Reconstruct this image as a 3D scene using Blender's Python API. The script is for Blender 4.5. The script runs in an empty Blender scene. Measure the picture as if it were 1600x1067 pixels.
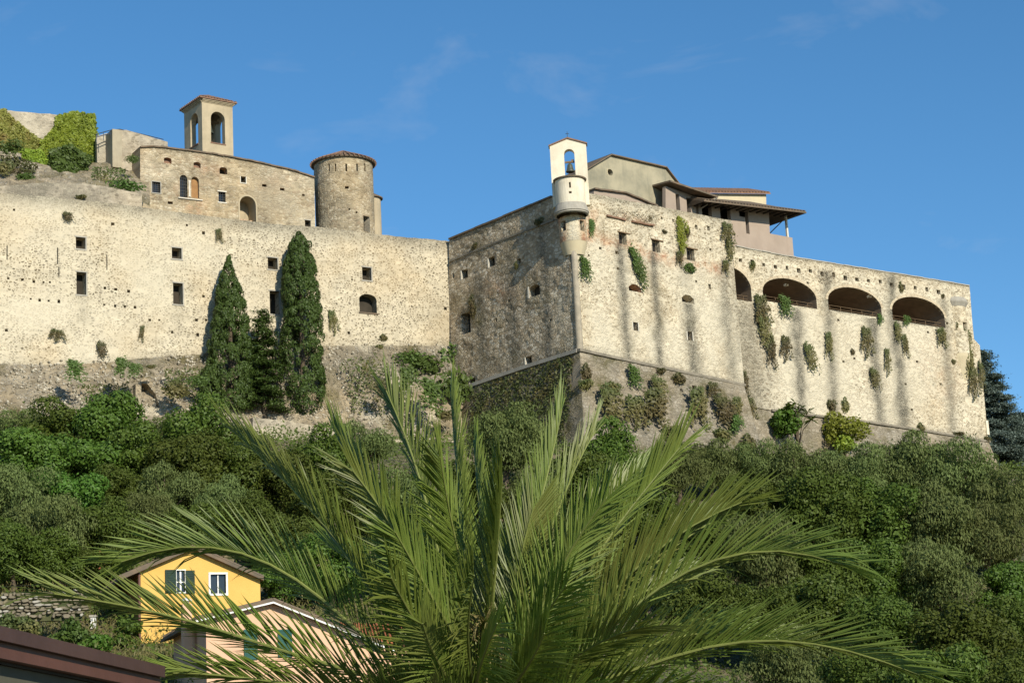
import bpy, math, random
import numpy as np
from mathutils import Matrix, Vector
from mathutils.geometry import delaunay_2d_cdt

SC = bpy.context.scene
COL = SC.collection
R_ = random.Random(7)
NP = np.random.default_rng(11)

# ------------------------------------------------------------------ camera
F_PX, W_PX, H_PX = 3200.0, 1600.0, 1067.0       # focal length in pixels of the photograph
PITCH = math.atan2(1300 - H_PX / 2, F_PX)
ROLL = -0.052
CAM = np.array([0.0, 0.0, 1.7])
_fw = np.array([0, math.cos(PITCH), math.sin(PITCH)])
_up0 = np.array([0, -math.sin(PITCH), math.cos(PITCH)])
_r0 = np.array([1.0, 0, 0])
_r = math.cos(ROLL) * _r0 + math.sin(ROLL) * _up0
_up = -math.sin(ROLL) * _r0 + math.cos(ROLL) * _up0
cam = bpy.data.cameras.new('camera')
cam.sensor_fit = 'HORIZONTAL'
cam.sensor_width = 36
cam.lens = 36 * F_PX / W_PX
cam.clip_start, cam.clip_end = 0.5, 9000
cam_o = bpy.data.objects.new('camera', cam)
COL.objects.link(cam_o)
cam_o.matrix_world = Matrix(((_r[0], _up[0], -_fw[0], CAM[0]), (_r[1], _up[1], -_fw[1], CAM[1]), (_r[2], _up[2], -_fw[2], CAM[2]), (0, 0, 0, 1)))
SC.camera = cam_o

# ------------------------------------------------------------------ sky and sun
SUN_AZ, SUN_EL = math.radians(30.5), math.radians(27)     # azimuth to the right of straight behind the camera
TO_SUN = Vector((math.sin(SUN_AZ) * math.cos(SUN_EL), -math.cos(SUN_AZ) * math.cos(SUN_EL), math.sin(SUN_EL)))
world = bpy.data.worlds.new('World')
SC.world = world
world.use_nodes = True
wn, wl = world.node_tree.nodes, world.node_tree.links
wn.clear()
sky = wn.new('ShaderNodeTexSky')
sky.sky_type = 'NISHITA'
sky.sun_disc = False
sky.sun_elevation = SUN_EL
sky.sun_rotation = math.atan2(TO_SUN.x, TO_SUN.y)
sky.altitude = 1800
sky.air_density = 1.0
sky.dust_density = 0.0
sky.ozone_density = 3.0
# a few faint wisps of cloud high in the sky (sphere-wide noise, nothing tied to the frame)
tc = wn.new('ShaderNodeTexCoord')
mp = wn.new('ShaderNodeMapping'); mp.inputs['Scale'].default_value = (9, 9, 20)
mp.inputs['Location'].default_value = (3.1, 1.7, 0.4)
n1 = wn.new('ShaderNodeTexNoise'); n1.inputs['Scale'].default_value = 1.0; n1.inputs['Detail'].default_value = 5; n1.inputs['Roughness'].default_value = 0.6
n1.inputs['Distortion'].default_value = 0.4
rp = wn.new('ShaderNodeMapRange'); rp.inputs['From Min'].default_value = 0.585; rp.inputs['From Max'].default_value = 0.85
rp.inputs['To Min'].default_value = 0.0; rp.inputs['To Max'].default_value = 0.24
mx = wn.new('ShaderNodeMix'); mx.data_type = 'RGBA'
mx.inputs['B'].default_value = (4.2, 4.4, 4.8, 1)
bg = wn.new('ShaderNodeBackground'); bg.inputs['Strength'].default_value = 0.130
wo = wn.new('ShaderNodeOutputWorld')
wl.new(tc.outputs['Generated'], mp.inputs['Vector']); wl.new(mp.outputs[0], n1.inputs['Vector'])
wl.new(n1.outputs[0], rp.inputs['Value']); wl.new(rp.outputs[0], mx.inputs['Factor'])
hs = wn.new('ShaderNodeHueSaturation'); hs.inputs['Hue'].default_value = 0.494; hs.inputs['Saturation'].default_value = 1.2
wl.new(sky.outputs[0], hs.inputs['Color']); wl.new(hs.outputs[0], mx.inputs['A']); wl.new(mx.outputs['Result'], bg.inputs['Color']); wl.new(bg.outputs[0], wo.inputs[0])

sun = bpy.data.lights.new('sun', 'SUN')
sun.energy = 5.0
sun.angle = math.radians(0.53)
sun.color = (1.0, 0.925, 0.77)
sun_o = bpy.data.objects.new('sun', sun)
sun_o.rotation_euler = TO_SUN.to_track_quat('Z', 'Y').to_euler()
COL.objects.link(sun_o)
SC.view_settings.view_transform = 'Standard'
SC.view_settings.look = 'None'
SC.view_settings.exposure = 0.15
SC.view_settings.gamma = 1.0
SC.view_settings.use_curve_mapping = False
SC.cycles.max_bounces = 6
SC.cycles.diffuse_bounces = 3
SC.cycles.transmission_bounces = 4
SC.cycles.transparent_max_bounces = 6

# ------------------------------------------------------------------ measuring helpers
def ray(px, py):
    v = _fw * F_PX + _r * (px - W_PX / 2) - _up * (py - H_PX / 2)
    return v / np.linalg.norm(v)
def at_depth(px, py, y):
    d = ray(px, py)
    return CAM + d * ((y - CAM[1]) / d[1])
def project(P):
    q = np.asarray(P, float) - CAM
    zf = q @ _fw
    return np.stack([W_PX / 2 + F_PX * (q @ _r) / zf, H_PX / 2 - F_PX * (q @ _up) / zf], -1)
def ppm(P):                                     # pixels of the photograph per metre at P
    return F_PX / float((np.asarray(P) - CAM) @ _fw)
def hdir(p, q):                                 # heading of a level line seen through two pixels
    n = np.cross(ray(*p), ray(*q)); d = np.cross(n, [0, 0, 1.0])
    d /= np.linalg.norm(d)
    return math.atan2(d[1], d[0]) if d[0] > 0 else math.atan2(-d[1], -d[0])

class Plane:                                    # a wall's plane: u level, v up (leaning back by tilt), n towards the viewer
    def __init__(s, O, deg, tilt=0.0):
        a, t = math.radians(deg), math.radians(tilt)
        s.O = np.asarray(O, float); s.deg = deg
        s.U = np.array([math.cos(a), math.sin(a), 0])
        n = np.array([math.sin(a), -math.cos(a), 0])
        z = np.array([0, 0, 1.0])
        s.V = math.cos(t) * z - math.sin(t) * n
        s.N = math.cos(t) * n + math.sin(t) * z
    def hit(s, px, py):
        d = ray(px, py)
        return CAM + d * (((s.O - CAM) @ s.N) / (d @ s.N))
    def uv(s, px, py):
        q = s.hit(px, py) - s.O
        return np.array([q @ s.U, q @ s.V])
    def pt(s, uv, d=0.0):
        uv = np.asarray(uv, float)
        return s.O + uv[..., :1] * s.U + uv[..., 1:2] * s.V + np.asarray(d)[..., None] * s.N
    def back(s, d):                             # the parallel plane d metres behind
        q = Plane(s.O - d * s.N, s.deg); return q

# ------------------------------------------------------------------ object helpers
def tag(o, label=None, cat=None, group=None, kind=None):
    if label: o['label'] = label
    if cat: o['category'] = cat
    if group: o['group'] = group
    if kind: o['kind'] = kind
    return o
def thing(name, label, cat, loc=(0, 0, 0), group=None, rz=0.0):
    o = bpy.data.objects.new(name, None)
    o.empty_display_size = 0.3
    COL.objects.link(o)
    o.location = loc; o.rotation_euler = (0, 0, rz)
    return tag(o, label, cat, group)
def root_loc(p):
    while p.parent is not None: p = p.parent
    return np.array(p.location)
def make_mesh(name, V, F, mat, uv=None, attrs=None, smooth=False, mats=None, midx=None):
    """V (n,3); F list of index arrays (all tris or quads) or list of lists; uv per vertex; attrs {name: per-vertex float or rgba}"""
    me = bpy.data.meshes.new(name)
    V = np.asarray(V, np.float32)
    if isinstance(F, np.ndarray):
        k = F.shape[1]; flat = F.reshape(-1).astype(np.int32)
        starts = np.arange(0, len(flat), k, dtype=np.int32)
    else:
        flat = np.array([i for f in F for i in f], np.int32)
        ln = np.array([len(f) for f in F], np.int32)
        starts = np.concatenate([[0], np.cumsum(ln)[:-1]]).astype(np.int32)
    me.vertices.add(len(V)); me.vertices.foreach_set('co', V.reshape(-1))
    me.loops.add(len(flat)); me.loops.foreach_set('vertex_index', flat)
    me.polygons.add(len(starts)); me.polygons.foreach_set('loop_start', starts)
    me.polygons.foreach_set('use_smooth', np.full(len(starts), bool(smooth)))
    if uv is not None:
        l = me.uv_layers.new(name='uv'); l.data.foreach_set('uv', np.asarray(uv, np.float32)[flat].reshape(-1))
    for k2, a in (attrs or {}).items():
        a = np.asarray(a, np.float32)
        if a.ndim == 2:
            at = me.attributes.new(k2, 'FLOAT_COLOR', 'POINT'); at.data.foreach_set('color', a.reshape(-1))
        else:
            at = me.attributes.new(k2, 'FLOAT', 'POINT'); at.data.foreach_set('value', a)
    for m in (mats or [mat]): me.materials.append(m)
    if midx is not None: me.polygons.foreach_set('material_index', np.asarray(midx, np.int32))
    me.update(calc_edges=True); me.validate()
    return me
def link(name, me, parent=None):
    o = bpy.data.objects.new(name, me); COL.objects.link(o)
    if parent is not None: o.parent = parent
    return o
def obj(name, V, F, mat, parent=None, **k):     # vertices given in world space
    V = np.asarray(V, float)
    if parent is not None: V = V - root_loc(parent)
    return link(name, make_mesh(name, V, F, mat, **k), parent)
class MB:                                       # collects simple solids, in world space, into one mesh
    def __init__(s): s.V, s.F, s.n = [], [], 0
    def add(s, V, F):
        V = np.asarray(V, float); s.V.append(V)
        s.F += [[i + s.n for i in f] for f in F]; s.n += len(V); return s
    def box(s, c, ax, ay, az):                  # centre and three half-axis vectors
        c, ax, ay, az = (np.asarray(q, float) for q in (c, ax, ay, az))
        P = [c + i * ax + j * ay + k * az for k in (-1, 1) for j in (-1, 1) for i in (-1, 1)]
        return s.add(P, [(0, 2, 3, 1), (4, 5, 7, 6), (0, 1, 5, 4), (2, 6, 7, 3), (0, 4, 6, 2), (1, 3, 7, 5)])
    def pbox(s, pl, u0, u1, v0, v1, d0, d1):    # a box on a plane
        P = [pl.pt((u, v), d) for d in (d0, d1) for v in (v0, v1) for u in (u0, u1)]
        return s.add(P, [(0, 2, 3, 1), (4, 5, 7, 6), (0, 1, 5, 4), (2, 6, 7, 3), (0, 4, 6, 2), (1, 3, 7, 5)])
    def tube(s, pts, rad, seg=6):
        pts = [np.asarray(p, float) for p in pts]; n = len(pts)
        rad = [rad] * n if np.isscalar(rad) else rad
        ring = []
        for i, p in enumerate(pts):
            t = pts[min(i + 1, n - 1)] - pts[max(i - 1, 0)]; t = t / (np.linalg.norm(t) + 1e-9)
            a = np.cross(t, [0.31, 0.2, 0.93] if abs(t[2]) < 0.9 else [1, 0.1, 0]); a /= np.linalg.norm(a); b = np.cross(t, a)
            ring += [p + rad[i] * (math.cos(2 * math.pi * k / seg) * a + math.sin(2 * math.pi * k / seg) * b) for k in range(seg)]
        F = [[i * seg + k, i * seg + (k + 1) % seg, (i + 1) * seg + (k + 1) % seg, (i + 1) * seg + k] for i in range(n - 1) for k in range(seg)]
        F += [list(range(seg))[::-1], [(n - 1) * seg + k for k in range(seg)]]
        return s.add(ring, F)
    def lathe(s, c, prof, seg=40, a0=0, a1=2 * math.pi, flute=None):   # profile of (radius, z) about the vertical through c
        c = np.asarray(c, float); full = abs(a1 - a0 - 2 * math.pi) < 1e-6
        m = seg if full else seg + 1
        V = [c + np.array([r * math.cos(a0 + (a1 - a0) * k / seg), r * math.sin(a0 + (a1 - a0) * k / seg), z]) for r, z in prof for k in range(m)]
        F = [[i * m + k, i * m + (k + 1) % m, (i + 1) * m + (k + 1) % m, (i + 1) * m + k] for i in range(len(prof) - 1) for k in range(seg)]
        return s.add(V, F)
    def prism(s, loop, ext):                    # closed loop of points extruded by a vector
        L = np.asarray(loop, float); n = len(L)
        F = [[i, (i + 1) % n, n + (i + 1) % n, n + i] for i in range(n)]
        F += [list(range(n))[::-1], list(range(n, 2 * n))]
        return s.add(np.concatenate([L, L + np.asarray(ext, float)]), F)
    def build(s, name, mat, parent=None, smooth=False, uvscale=None):
        V = np.concatenate(s.V)
        return obj(name, V, s.F, mat, parent, smooth=smooth)

def vnoise(x, y, seed=0):                       # value noise, vectorised
    x = np.asarray(x, float); y = np.asarray(y, float)
    xi, yi = np.floor(x).astype(int), np.floor(y).astype(int); fx, fy = x - xi, y - yi
    fx = fx * fx * (3 - 2 * fx); fy = fy * fy * (3 - 2 * fy)
    def h(a, b):
        n = (a * 374761393 + b * 668265263 + seed * 982451653) & 0x7fffffff
        n = ((n ^ (n >> 13)) * 1274126177) & 0x7fffffff
        return ((n ^ (n >> 16)) & 0xffff) / 65535.0
    return (h(xi, yi) * (1 - fx) + h(xi + 1, yi) * fx) * (1 - fy) + (h(xi, yi + 1) * (1 - fx) + h(xi + 1, yi + 1) * fx) * fy
def fbm(x, y, seed=0, o=4):
    s, a, t = 0, 0.5, 0
    for i in range(o):
        s = s + a * vnoise(np.asarray(x) * 2 ** i, np.asarray(y) * 2 ** i, seed + i); t += a; a *= 0.5
    return s / t
def in_poly(P, L):
    P = np.asarray(P, float); L = np.asarray(L, float)
    x, y = P[:, 0], P[:, 1]; r = np.zeros(len(P), bool); j = len(L) - 1
    for i in range(len(L)):
        xi, yi, xj, yj = L[i, 0], L[i, 1], L[j, 0], L[j, 1]
        c = ((yi > y) != (yj > y)) & (x < (xj - xi) * (y - yi) / ((yj - yi) if yj != yi else 1e-12) + xi)
        r ^= c; j = i
    return r
def densify(L, step):
    out = []
    for i in range(len(L)):
        a, b = np.asarray(L[i], float), np.asarray(L[(i + 1) % len(L)], float)
        k = max(1, int(np.linalg.norm(b - a) / step))
        out += [a + (b - a) * t / k for t in range(k)]
    return np.array(out)
def seg_dist(P, L):
    P = np.asarray(P, float); d = np.full(len(P), 1e9)
    for i in range(len(L)):
        a, b = np.asarray(L[i], float), np.asarray(L[(i + 1) % len(L)], float); ab = b - a
        t = np.clip(((P - a) @ ab) / (ab @ ab + 1e-12), 0, 1)
        d = np.minimum(d, np.linalg.norm(P - a - t[:, None] * ab, axis=1))
    return d
def fill(outline, holes, step):                 # triangulated region with interior points: (points, triangles, number of outline points)
    O = densify(outline, step)
    lo, hi = O.min(0), O.max(0)
    gx, gy = np.meshgrid(np.arange(lo[0], hi[0], step), np.arange(lo[1], hi[1], step))
    G = np.stack([gx.ravel(), gy.ravel()], 1) + NP.uniform(-0.25, 0.25, (gx.size, 2)) * step
    G = G[in_poly(G, O)]
    G = G[seg_dist(G, O) > step * 0.45] if len(O) < 900 else G
    for h in holes:
        h = np.asarray(h); c = (h.min(0) + h.max(0)) / 2; r = np.linalg.norm(h - c, axis=1).max() + step
        near = np.linalg.norm(G - c, axis=1) < r
        bad = np.zeros(len(G), bool)
        if near.any(): bad[near] = in_poly(G[near], h) | (seg_dist(G[near], h) < step * 0.3)
        G = G[~bad]
    pts = [Vector(p) for p in O]; edges = [(i, (i + 1) % len(O)) for i in range(len(O))]
    for h in holes:
        b = len(pts); pts += [Vector(p) for p in h]; edges += [(b + i, b + (i + 1) % len(h)) for i in range(len(h))]
    pts += [Vector(p) for p in G]
    v, e, f, *_ = delaunay_2d_cdt(pts, edges, [], 0, 1e-5)
    P = np.array([(q.x, q.y) for q in v]); T = np.array([t for t in f if len(t) == 3])
    C = P[T].mean(1); keep = in_poly(C, O)
    for h in holes: keep &= ~in_poly(C, h)
    return P, T[keep], O
# ------------------------------------------------------------------ materials
def new_mat(name):
    m = bpy.data.materials.new(name); m.use_nodes = True
    nt = m.node_tree; nt.nodes.clear()
    out = nt.nodes.new('ShaderNodeOutputMaterial')
    return m, nt, out
class NB:
    def __init__(s, nt): s.nt = nt
    def n(s, t, ins=None, **props):
        q = s.nt.nodes.new(t)
        for k, v in props.items(): setattr(q, k, v)
        for k, v in (ins or {}).items(): s.set(q, k, v)
        return q
    def set(s, q, k, v):
        i = q.inputs[k]
        if isinstance(v, bpy.types.NodeSocket): s.nt.links.new(v, i)
        else: i.default_value = v
    def math(s, op, a, b=None, c=None, clamp=False):
        q = s.n('ShaderNodeMath', operation=op, use_clamp=clamp); s.set(q, 0, a)
        if b is not None: s.set(q, 1, b)
        if c is not None: s.set(q, 2, c)
        return q.outputs[0]
    def mix(s, f, a, b, bt='MIX'):
        q = s.n('ShaderNodeMix', data_type='RGBA', blend_type=bt)
        s.set(q, 'Factor', f); s.set(q, 'A', col(a)); s.set(q, 'B', col(b)); return q.outputs['Result']
    def rng(s, v, a, b, c=0.0, d=1.0, smooth=True):
        q = s.n('ShaderNodeMapRange', interpolation_type='SMOOTHSTEP' if smooth else 'LINEAR')
        for k, x in zip(('Value', 'From Min', 'From Max', 'To Min', 'To Max'), (v, a, b, c, d)): s.set(q, k, x)
        return q.outputs[0]
    def noise(s, vec, scale, detail=3, rough=0.55):
        q = s.n('ShaderNodeTexNoise'); s.set(q, 'Vector', vec)
        q.inputs['Scale'].default_value = scale; q.inputs['Detail'].default_value = detail; q.inputs['Roughness'].default_value = rough
        return q
def col(c): return (*c, 1.0) if isinstance(c, tuple) and len(c) == 3 else c

def stone_mat(name, mortar, stones, scale=3.2, aspect=1.5, vis=0.6, e0=0.03, e1=0.10, rough_lo=0.8, bump=0.5, ochre=(0.50, 0.36, 0.19), ochre_amt=0.35,
              dark=(0.095, 0.088, 0.068), var=0.3, relief=0.05):
    m, nt, out = new_mat(name); b = NB(nt)
    uv = b.n('ShaderNodeTexCoord').outputs['UV']
    wz = b.noise(uv, 1.7, 3)
    wob = b.n('ShaderNodeVectorMath', operation='MULTIPLY_ADD'); b.set(wob, 0, wz.outputs['Color']); b.set(wob, 1, (0.35, 0.35, 0)); b.set(wob, 2, uv)
    mpn = b.n('ShaderNodeMapping'); b.set(mpn, 'Vector', wob.outputs[0]); b.set(mpn, 'Scale', (scale, scale * aspect, 1))
    v1 = b.n('ShaderNodeTexVoronoi', voronoi_dimensions='2D', feature='F1'); b.set(v1, 'Vector', mpn.outputs[0]); b.set(v1, 'Scale', 1.0)
    v2 = b.n('ShaderNodeTexVoronoi', voronoi_dimensions='2D', feature='DISTANCE_TO_EDGE'); b.set(v2, 'Vector', mpn.outputs[0]); b.set(v2, 'Scale', 1.0)
    cs = b.n('ShaderNodeSeparateColor'); b.set(cs, 0, v1.outputs['Color'])
    rmp = b.n('ShaderNodeValToRGB'); b.set(rmp, 0, cs.outputs[0])
    el = rmp.color_ramp.elements; el[0].color = (*stones[0], 1); el[1].color = (*stones[-1], 1)
    for i, c in enumerate(stones[1:-1]):
        e = el.new((i + 1) / (len(stones) - 1)); e.color = (*c, 1)
    fine = b.noise(uv, 9.0, 5, 0.65); mid = b.noise(uv, 0.9, 4, 0.6); big = b.noise(uv, 0.16, 4, 0.55)
    edge = b.rng(v2.outputs['Distance'], e0, e1)
    show = b.math('LESS_THAN', cs.outputs[1], b.math('MULTIPLY_ADD', mid.outputs[0], 1.3, vis - 0.65))
    rubble = b.math('MULTIPLY', edge, show)
    c = b.mix(b.rng(fine.outputs[0], 0.3, 0.75), mortar, tuple(x * 0.78 for x in mortar))
    c = b.mix(rubble, c, rmp.outputs[0])
    c = b.mix(b.math('MULTIPLY', b.rng(big.outputs[0], 0.42, 0.68), ochre_amt), c, ochre)
    c = b.mix(1.0, c, b.n('ShaderNodeCombineColor', {0: b.rng(mid.outputs[0], 0.25, 0.75, 1 - var, 1 + var * 0.4), 1: b.rng(mid.outputs[0], 0.25, 0.75, 1 - var, 1 + var * 0.4), 2: b.rng(mid.outputs[0], 0.25, 0.75, 1 - var, 1 + var * 0.4)}).outputs[0], 'MULTIPLY')
    mb = b.n('ShaderNodeMapping'); b.set(mb, 'Vector', wob.outputs[0]); b.set(mb, 'Scale', (0.22, 2.6, 1)); band = b.noise(mb.outputs[0], 1.0, 4, 0.7)
    bv = b.rng(band.outputs[0], 0.3, 0.7, 0.89, 1.06)
    c = b.mix(1.0, c, b.n('ShaderNodeCombineColor', {0: bv, 1: bv, 2: bv}).outputs[0], 'MULTIPLY')
    at = b.n('ShaderNodeAttribute', attribute_name='wear'); sp = b.n('ShaderNodeSeparateColor'); b.set(sp, 0, at.outputs['Color'])
    grain = b.math('ADD', b.math('MULTIPLY', fine.outputs[0], 0.7), b.math('MULTIPLY', mid.outputs[0], 0.9))
    brick = b.math('MULTIPLY', at.outputs['Alpha'], b.rng(grain, 0.65, 0.95), clamp=True)
    c = b.mix(brick, c, b.mix(cs.outputs[2], (0.36, 0.15, 0.08), (0.50, 0.30, 0.17)))
    plast = b.math('MULTIPLY', sp.outputs[2], b.rng(grain, 0.35, 0.75), clamp=True)
    c = b.mix(plast, c, b.mix(fine.outputs[0], (0.64, 0.58, 0.45), (0.54, 0.47, 0.34)))
    st = b.math('MULTIPLY', sp.outputs[0], b.rng(b.math('ADD', b.math('MULTIPLY', fine.outputs[0], 1.1), b.math('MULTIPLY', mid.outputs[0], 0.5)), 0.55, 1.0, 0.38, 1.12), clamp=True)
    c = b.mix(st, c, b.mix(b.math('MULTIPLY', edge, 0.5), dark, tuple(x * 2.0 for x in dark)))
    ms = b.math('MULTIPLY', sp.outputs[1], b.rng(grain, 0.6, 0.95), clamp=True)
    c = b.mix(ms, c, b.mix(fine.outputs[0], (0.06, 0.055, 0.02), (0.13, 0.11, 0.04)))
    h = b.math('ADD', b.math('MULTIPLY', rubble, 0.8), b.math('MULTIPLY', fine.outputs[0], 0.9))
    bp = b.n('ShaderNodeBump'); b.set(bp, 'Height', h); b.set(bp, 'Strength', bump); b.set(bp, 'Distance', relief)
    bs = b.n('ShaderNodeBsdfPrincipled'); b.set(bs, 'Base Color', c); b.set(bs, 'Roughness', 0.95); b.set(bs, 'Normal', bp.outputs[0])
    bs.inputs['Specular IOR Level'].default_value = 0.15
    nt.links.new(bs.outputs[0], out.inputs[0])
    return m
def plaster_mat(name, c1, c2, scale=0.8, rough=0.9, bump=0.15, streak=0.0, streak_c=(0.2, 0.18, 0.14), space='Object', fine_s=14, spec=0.2):
    m, nt, out = new_mat(name); b = NB(nt)
    tco = b.n('ShaderNodeTexCoord').outputs[space]
    n = b.noise(tco, scale, 5, 0.62); f = b.noise(tco, fine_s, 3)
    c = b.mix(b.rng(n.outputs[0], 0.3, 0.72), c1, c2)
    if streak:
        mp2 = b.n('ShaderNodeMapping'); b.set(mp2, 'Vector', tco); b.set(mp2, 'Scale', (2.2, 2.2, 0.22))
        s = b.noise(mp2.outputs[0], 1.0, 4, 0.6)
        c = b.mix(b.math('MULTIPLY', b.rng(s.outputs[0], 0.48, 0.75), streak), c, streak_c)
    bp = b.n('ShaderNodeBump'); b.set(bp, 'Height', f.outputs[0]); b.set(bp, 'Strength', bump); b.set(bp, 'Distance', 0.03)
    bs = b.n('ShaderNodeBsdfPrincipled'); b.set(bs, 'Base Color', c); b.set(bs, 'Roughness', rough); b.set(bs, 'Normal', bp.outputs[0])
    bs.inputs['Specular IOR Level'].default_value = spec
    nt.links.new(bs.outputs[0], out.inputs[0]); return m
def metal_mat(name, c, rough=0.5, metallic=0.0):
    return plaster_mat(name, c, tuple(x * 0.75 for x in c), 3.0, rough, 0.08, spec=0.4)
def leaf_mat(name, c1, c2, trans=0.25, obj_var=0.35, dry=None, dry_amt=0.0, rough=0.55, spec=0.3, clump=0.7):
    m, nt, out = new_mat(name); b = NB(nt)
    at = b.n('ShaderNodeAttribute', attribute_name='tone'); oi = b.n('ShaderNodeObjectInfo')
    tco = b.n('ShaderNodeTexCoord').outputs['Object']; nz = b.noise(tco, clump, 2)
    f = b.math('ADD', b.math('MULTIPLY', at.outputs['Fac'], 0.6), b.math('MULTIPLY', nz.outputs[0], 0.4))
    c = b.mix(f, c1, c2)
    if dry: c = b.mix(b.math('MULTIPLY', b.rng(nz.outputs[0], 0.45, 0.7), dry_amt), c, dry)
    hs = b.n('ShaderNodeHueSaturation'); b.set(hs, 'Color', c)
    b.set(hs, 'Hue', b.rng(oi.outputs['Random'], 0, 1, 0.5 - 0.018 * obj_var / 0.35, 0.5 + 0.018 * obj_var / 0.35, False))
    b.set(hs, 'Value', b.rng(oi.outputs['Random'], 0, 1, 1 - obj_var * 0.6, 1 + obj_var * 0.6, False))
    d = b.n('ShaderNodeBsdfPrincipled'); b.set(d, 'Base Color', hs.outputs[0]); b.set(d, 'Roughness', rough); d.inputs['Specular IOR Level'].default_value = spec
    if trans:
        t = b.n('ShaderNodeBsdfTranslucent'); b.set(t, 'Color', b.mix(1.0, hs.outputs[0], (1.15, 1.2, 0.6), 'MULTIPLY'))
        mxs = b.n('ShaderNodeMixShader'); b.set(mxs, 0, trans); nt.links.new(d.outputs[0], mxs.inputs[1]); nt.links.new(t.outputs[0], mxs.inputs[2])
        nt.links.new(mxs.outputs[0], out.inputs[0])
    else: nt.links.new(d.outputs[0], out.inputs[0])
    return m

M = {}
M['curtain'] = stone_mat('rubble_cream', (0.64, 0.56, 0.41), [(0.13, 0.11, 0.075), (0.26, 0.215, 0.14), (0.42, 0.36, 0.26), (0.18, 0.15, 0.11)], 3.9, 1.45, 0.66, 0.13, 0.25, ochre_amt=0.36, var=0.18)
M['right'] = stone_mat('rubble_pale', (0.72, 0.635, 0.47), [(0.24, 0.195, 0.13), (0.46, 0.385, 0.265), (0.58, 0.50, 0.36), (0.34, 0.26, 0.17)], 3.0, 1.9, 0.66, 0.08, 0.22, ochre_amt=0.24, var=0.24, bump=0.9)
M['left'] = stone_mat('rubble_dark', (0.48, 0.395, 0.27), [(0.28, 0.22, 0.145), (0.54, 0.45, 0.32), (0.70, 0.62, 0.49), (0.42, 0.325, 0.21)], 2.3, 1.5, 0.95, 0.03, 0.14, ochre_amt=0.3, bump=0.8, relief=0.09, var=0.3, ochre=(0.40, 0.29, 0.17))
M['scarp'] = stone_mat('rubble_grey', (0.40, 0.345, 0.26), [(0.22, 0.19, 0.14), (0.38, 0.33, 0.25), (0.47, 0.42, 0.34)], 2.6, 1.5, 0.8, 0.04, 0.16, ochre_amt=0.25, var=0.4, bump=0.8, relief=0.08)
M['palace'] = stone_mat('rubble_tan', (0.50, 0.41, 0.27), [(0.24, 0.19, 0.125), (0.42, 0.34, 0.225), (0.60, 0.52, 0.38), (0.33, 0.235, 0.145)], 3.0, 1.7, 0.85, 0.05, 0.18, ochre_amt=0.38, var=0.36, bump=0.8)
M['keep'] = stone_mat('rubble_keep', (0.48, 0.42, 0.32), [(0.24, 0.21, 0.16), (0.36, 0.31, 0.24), (0.46, 0.40, 0.31)], 3.0, 1.5, 0.7, 0.04, 0.16, ochre_amt=0.2, var=0.35)
M['rock'] = stone_mat('stony_slope', (0.42, 0.355, 0.255), [(0.25, 0.21, 0.15), (0.42, 0.37, 0.29), (0.60, 0.56, 0.47)], 4.6, 1.3, 0.5, 0.05, 0.3, ochre_amt=0.5, var=0.45, bump=1.0, relief=0.1, ochre=(0.42, 0.31, 0.17))
M['scarp_trim'] = plaster_mat('weathered_moulding', (0.27, 0.235, 0.18), (0.17, 0.15, 0.115), 1.2, bump=0.6)
M['corner_stone'] = plaster_mat('worn_corner_stone', (0.42, 0.36, 0.27), (0.26, 0.23, 0.175), 1.1, bump=0.6, streak=0.6, streak_c=(0.2, 0.18, 0.14))
M['pale_rubble'] = plaster_mat('pale_rubble_stone', (0.56, 0.51, 0.41), (0.30, 0.26, 0.19), 1.3, bump=0.5)
M['ring_stone'] = plaster_mat('arch_stone', (0.56, 0.47, 0.33), (0.42, 0.34, 0.23), 1.8, bump=0.5)
M['white'] = plaster_mat('white_plaster', (0.76, 0.68, 0.53), (0.66, 0.58, 0.44), 0.9, streak=0.35, streak_c=(0.46, 0.40, 0.29))
M['tower_plaster'] = plaster_mat('tan_plaster', (0.46, 0.38, 0.255), (0.36, 0.30, 0.20), 0.9, streak=0.5, streak_c=(0.25, 0.21, 0.15))
M['green_plaster'] = plaster_mat('weathered_plaster', (0.40, 0.355, 0.245), (0.20, 0.19, 0.14), 0.33, streak=0.5, streak_c=(0.17, 0.17, 0.13))
M['pink_plaster'] = plaster_mat('rosy_plaster', (0.37, 0.295, 0.235), (0.31, 0.245, 0.195), 0.5, streak=0.35, streak_c=(0.29, 0.22, 0.17))
M['cream_plaster'] = plaster_mat('cream_plaster', (0.56, 0.48, 0.32), (0.50, 0.42, 0.28), 0.7, streak=0.2)
M['pier_plaster'] = plaster_mat('concrete', (0.40, 0.345, 0.245), (0.33, 0.28, 0.20), 1.3, streak=0.6, streak_c=(0.24, 0.20, 0.14))
M['tile'] = plaster_mat('terracotta', (0.27, 0.155, 0.10), (0.17, 0.11, 0.08), 2.2, 0.85, 0.3)
M['old_tile'] = plaster_mat('weathered_tile', (0.19, 0.135, 0.09), (0.12, 0.10, 0.075), 1.6, 0.9, 0.3)
M['dark'] = plaster_mat('dark_interior', (0.055, 0.045, 0.033), (0.035, 0.03, 0.022), 1.0)
M['vault'] = plaster_mat('vault_masonry', (0.26, 0.195, 0.135), (0.18, 0.135, 0.095), 1.0, bump=0.5)
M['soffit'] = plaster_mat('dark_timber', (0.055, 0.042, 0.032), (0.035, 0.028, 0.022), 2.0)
M['timber'] = plaster_mat('timber', (0.22, 0.15, 0.085), (0.15, 0.10, 0.06), 3.0)
M['shutter_wood'] = plaster_mat('varnished_wood', (0.34, 0.19, 0.08), (0.26, 0.14, 0.06), 3.0)
M['iron'] = metal_mat('iron', (0.03, 0.03, 0.03), 0.6)
M['blue_rail'] = metal_mat('painted_rail', (0.045, 0.07, 0.12), 0.5)
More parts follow.
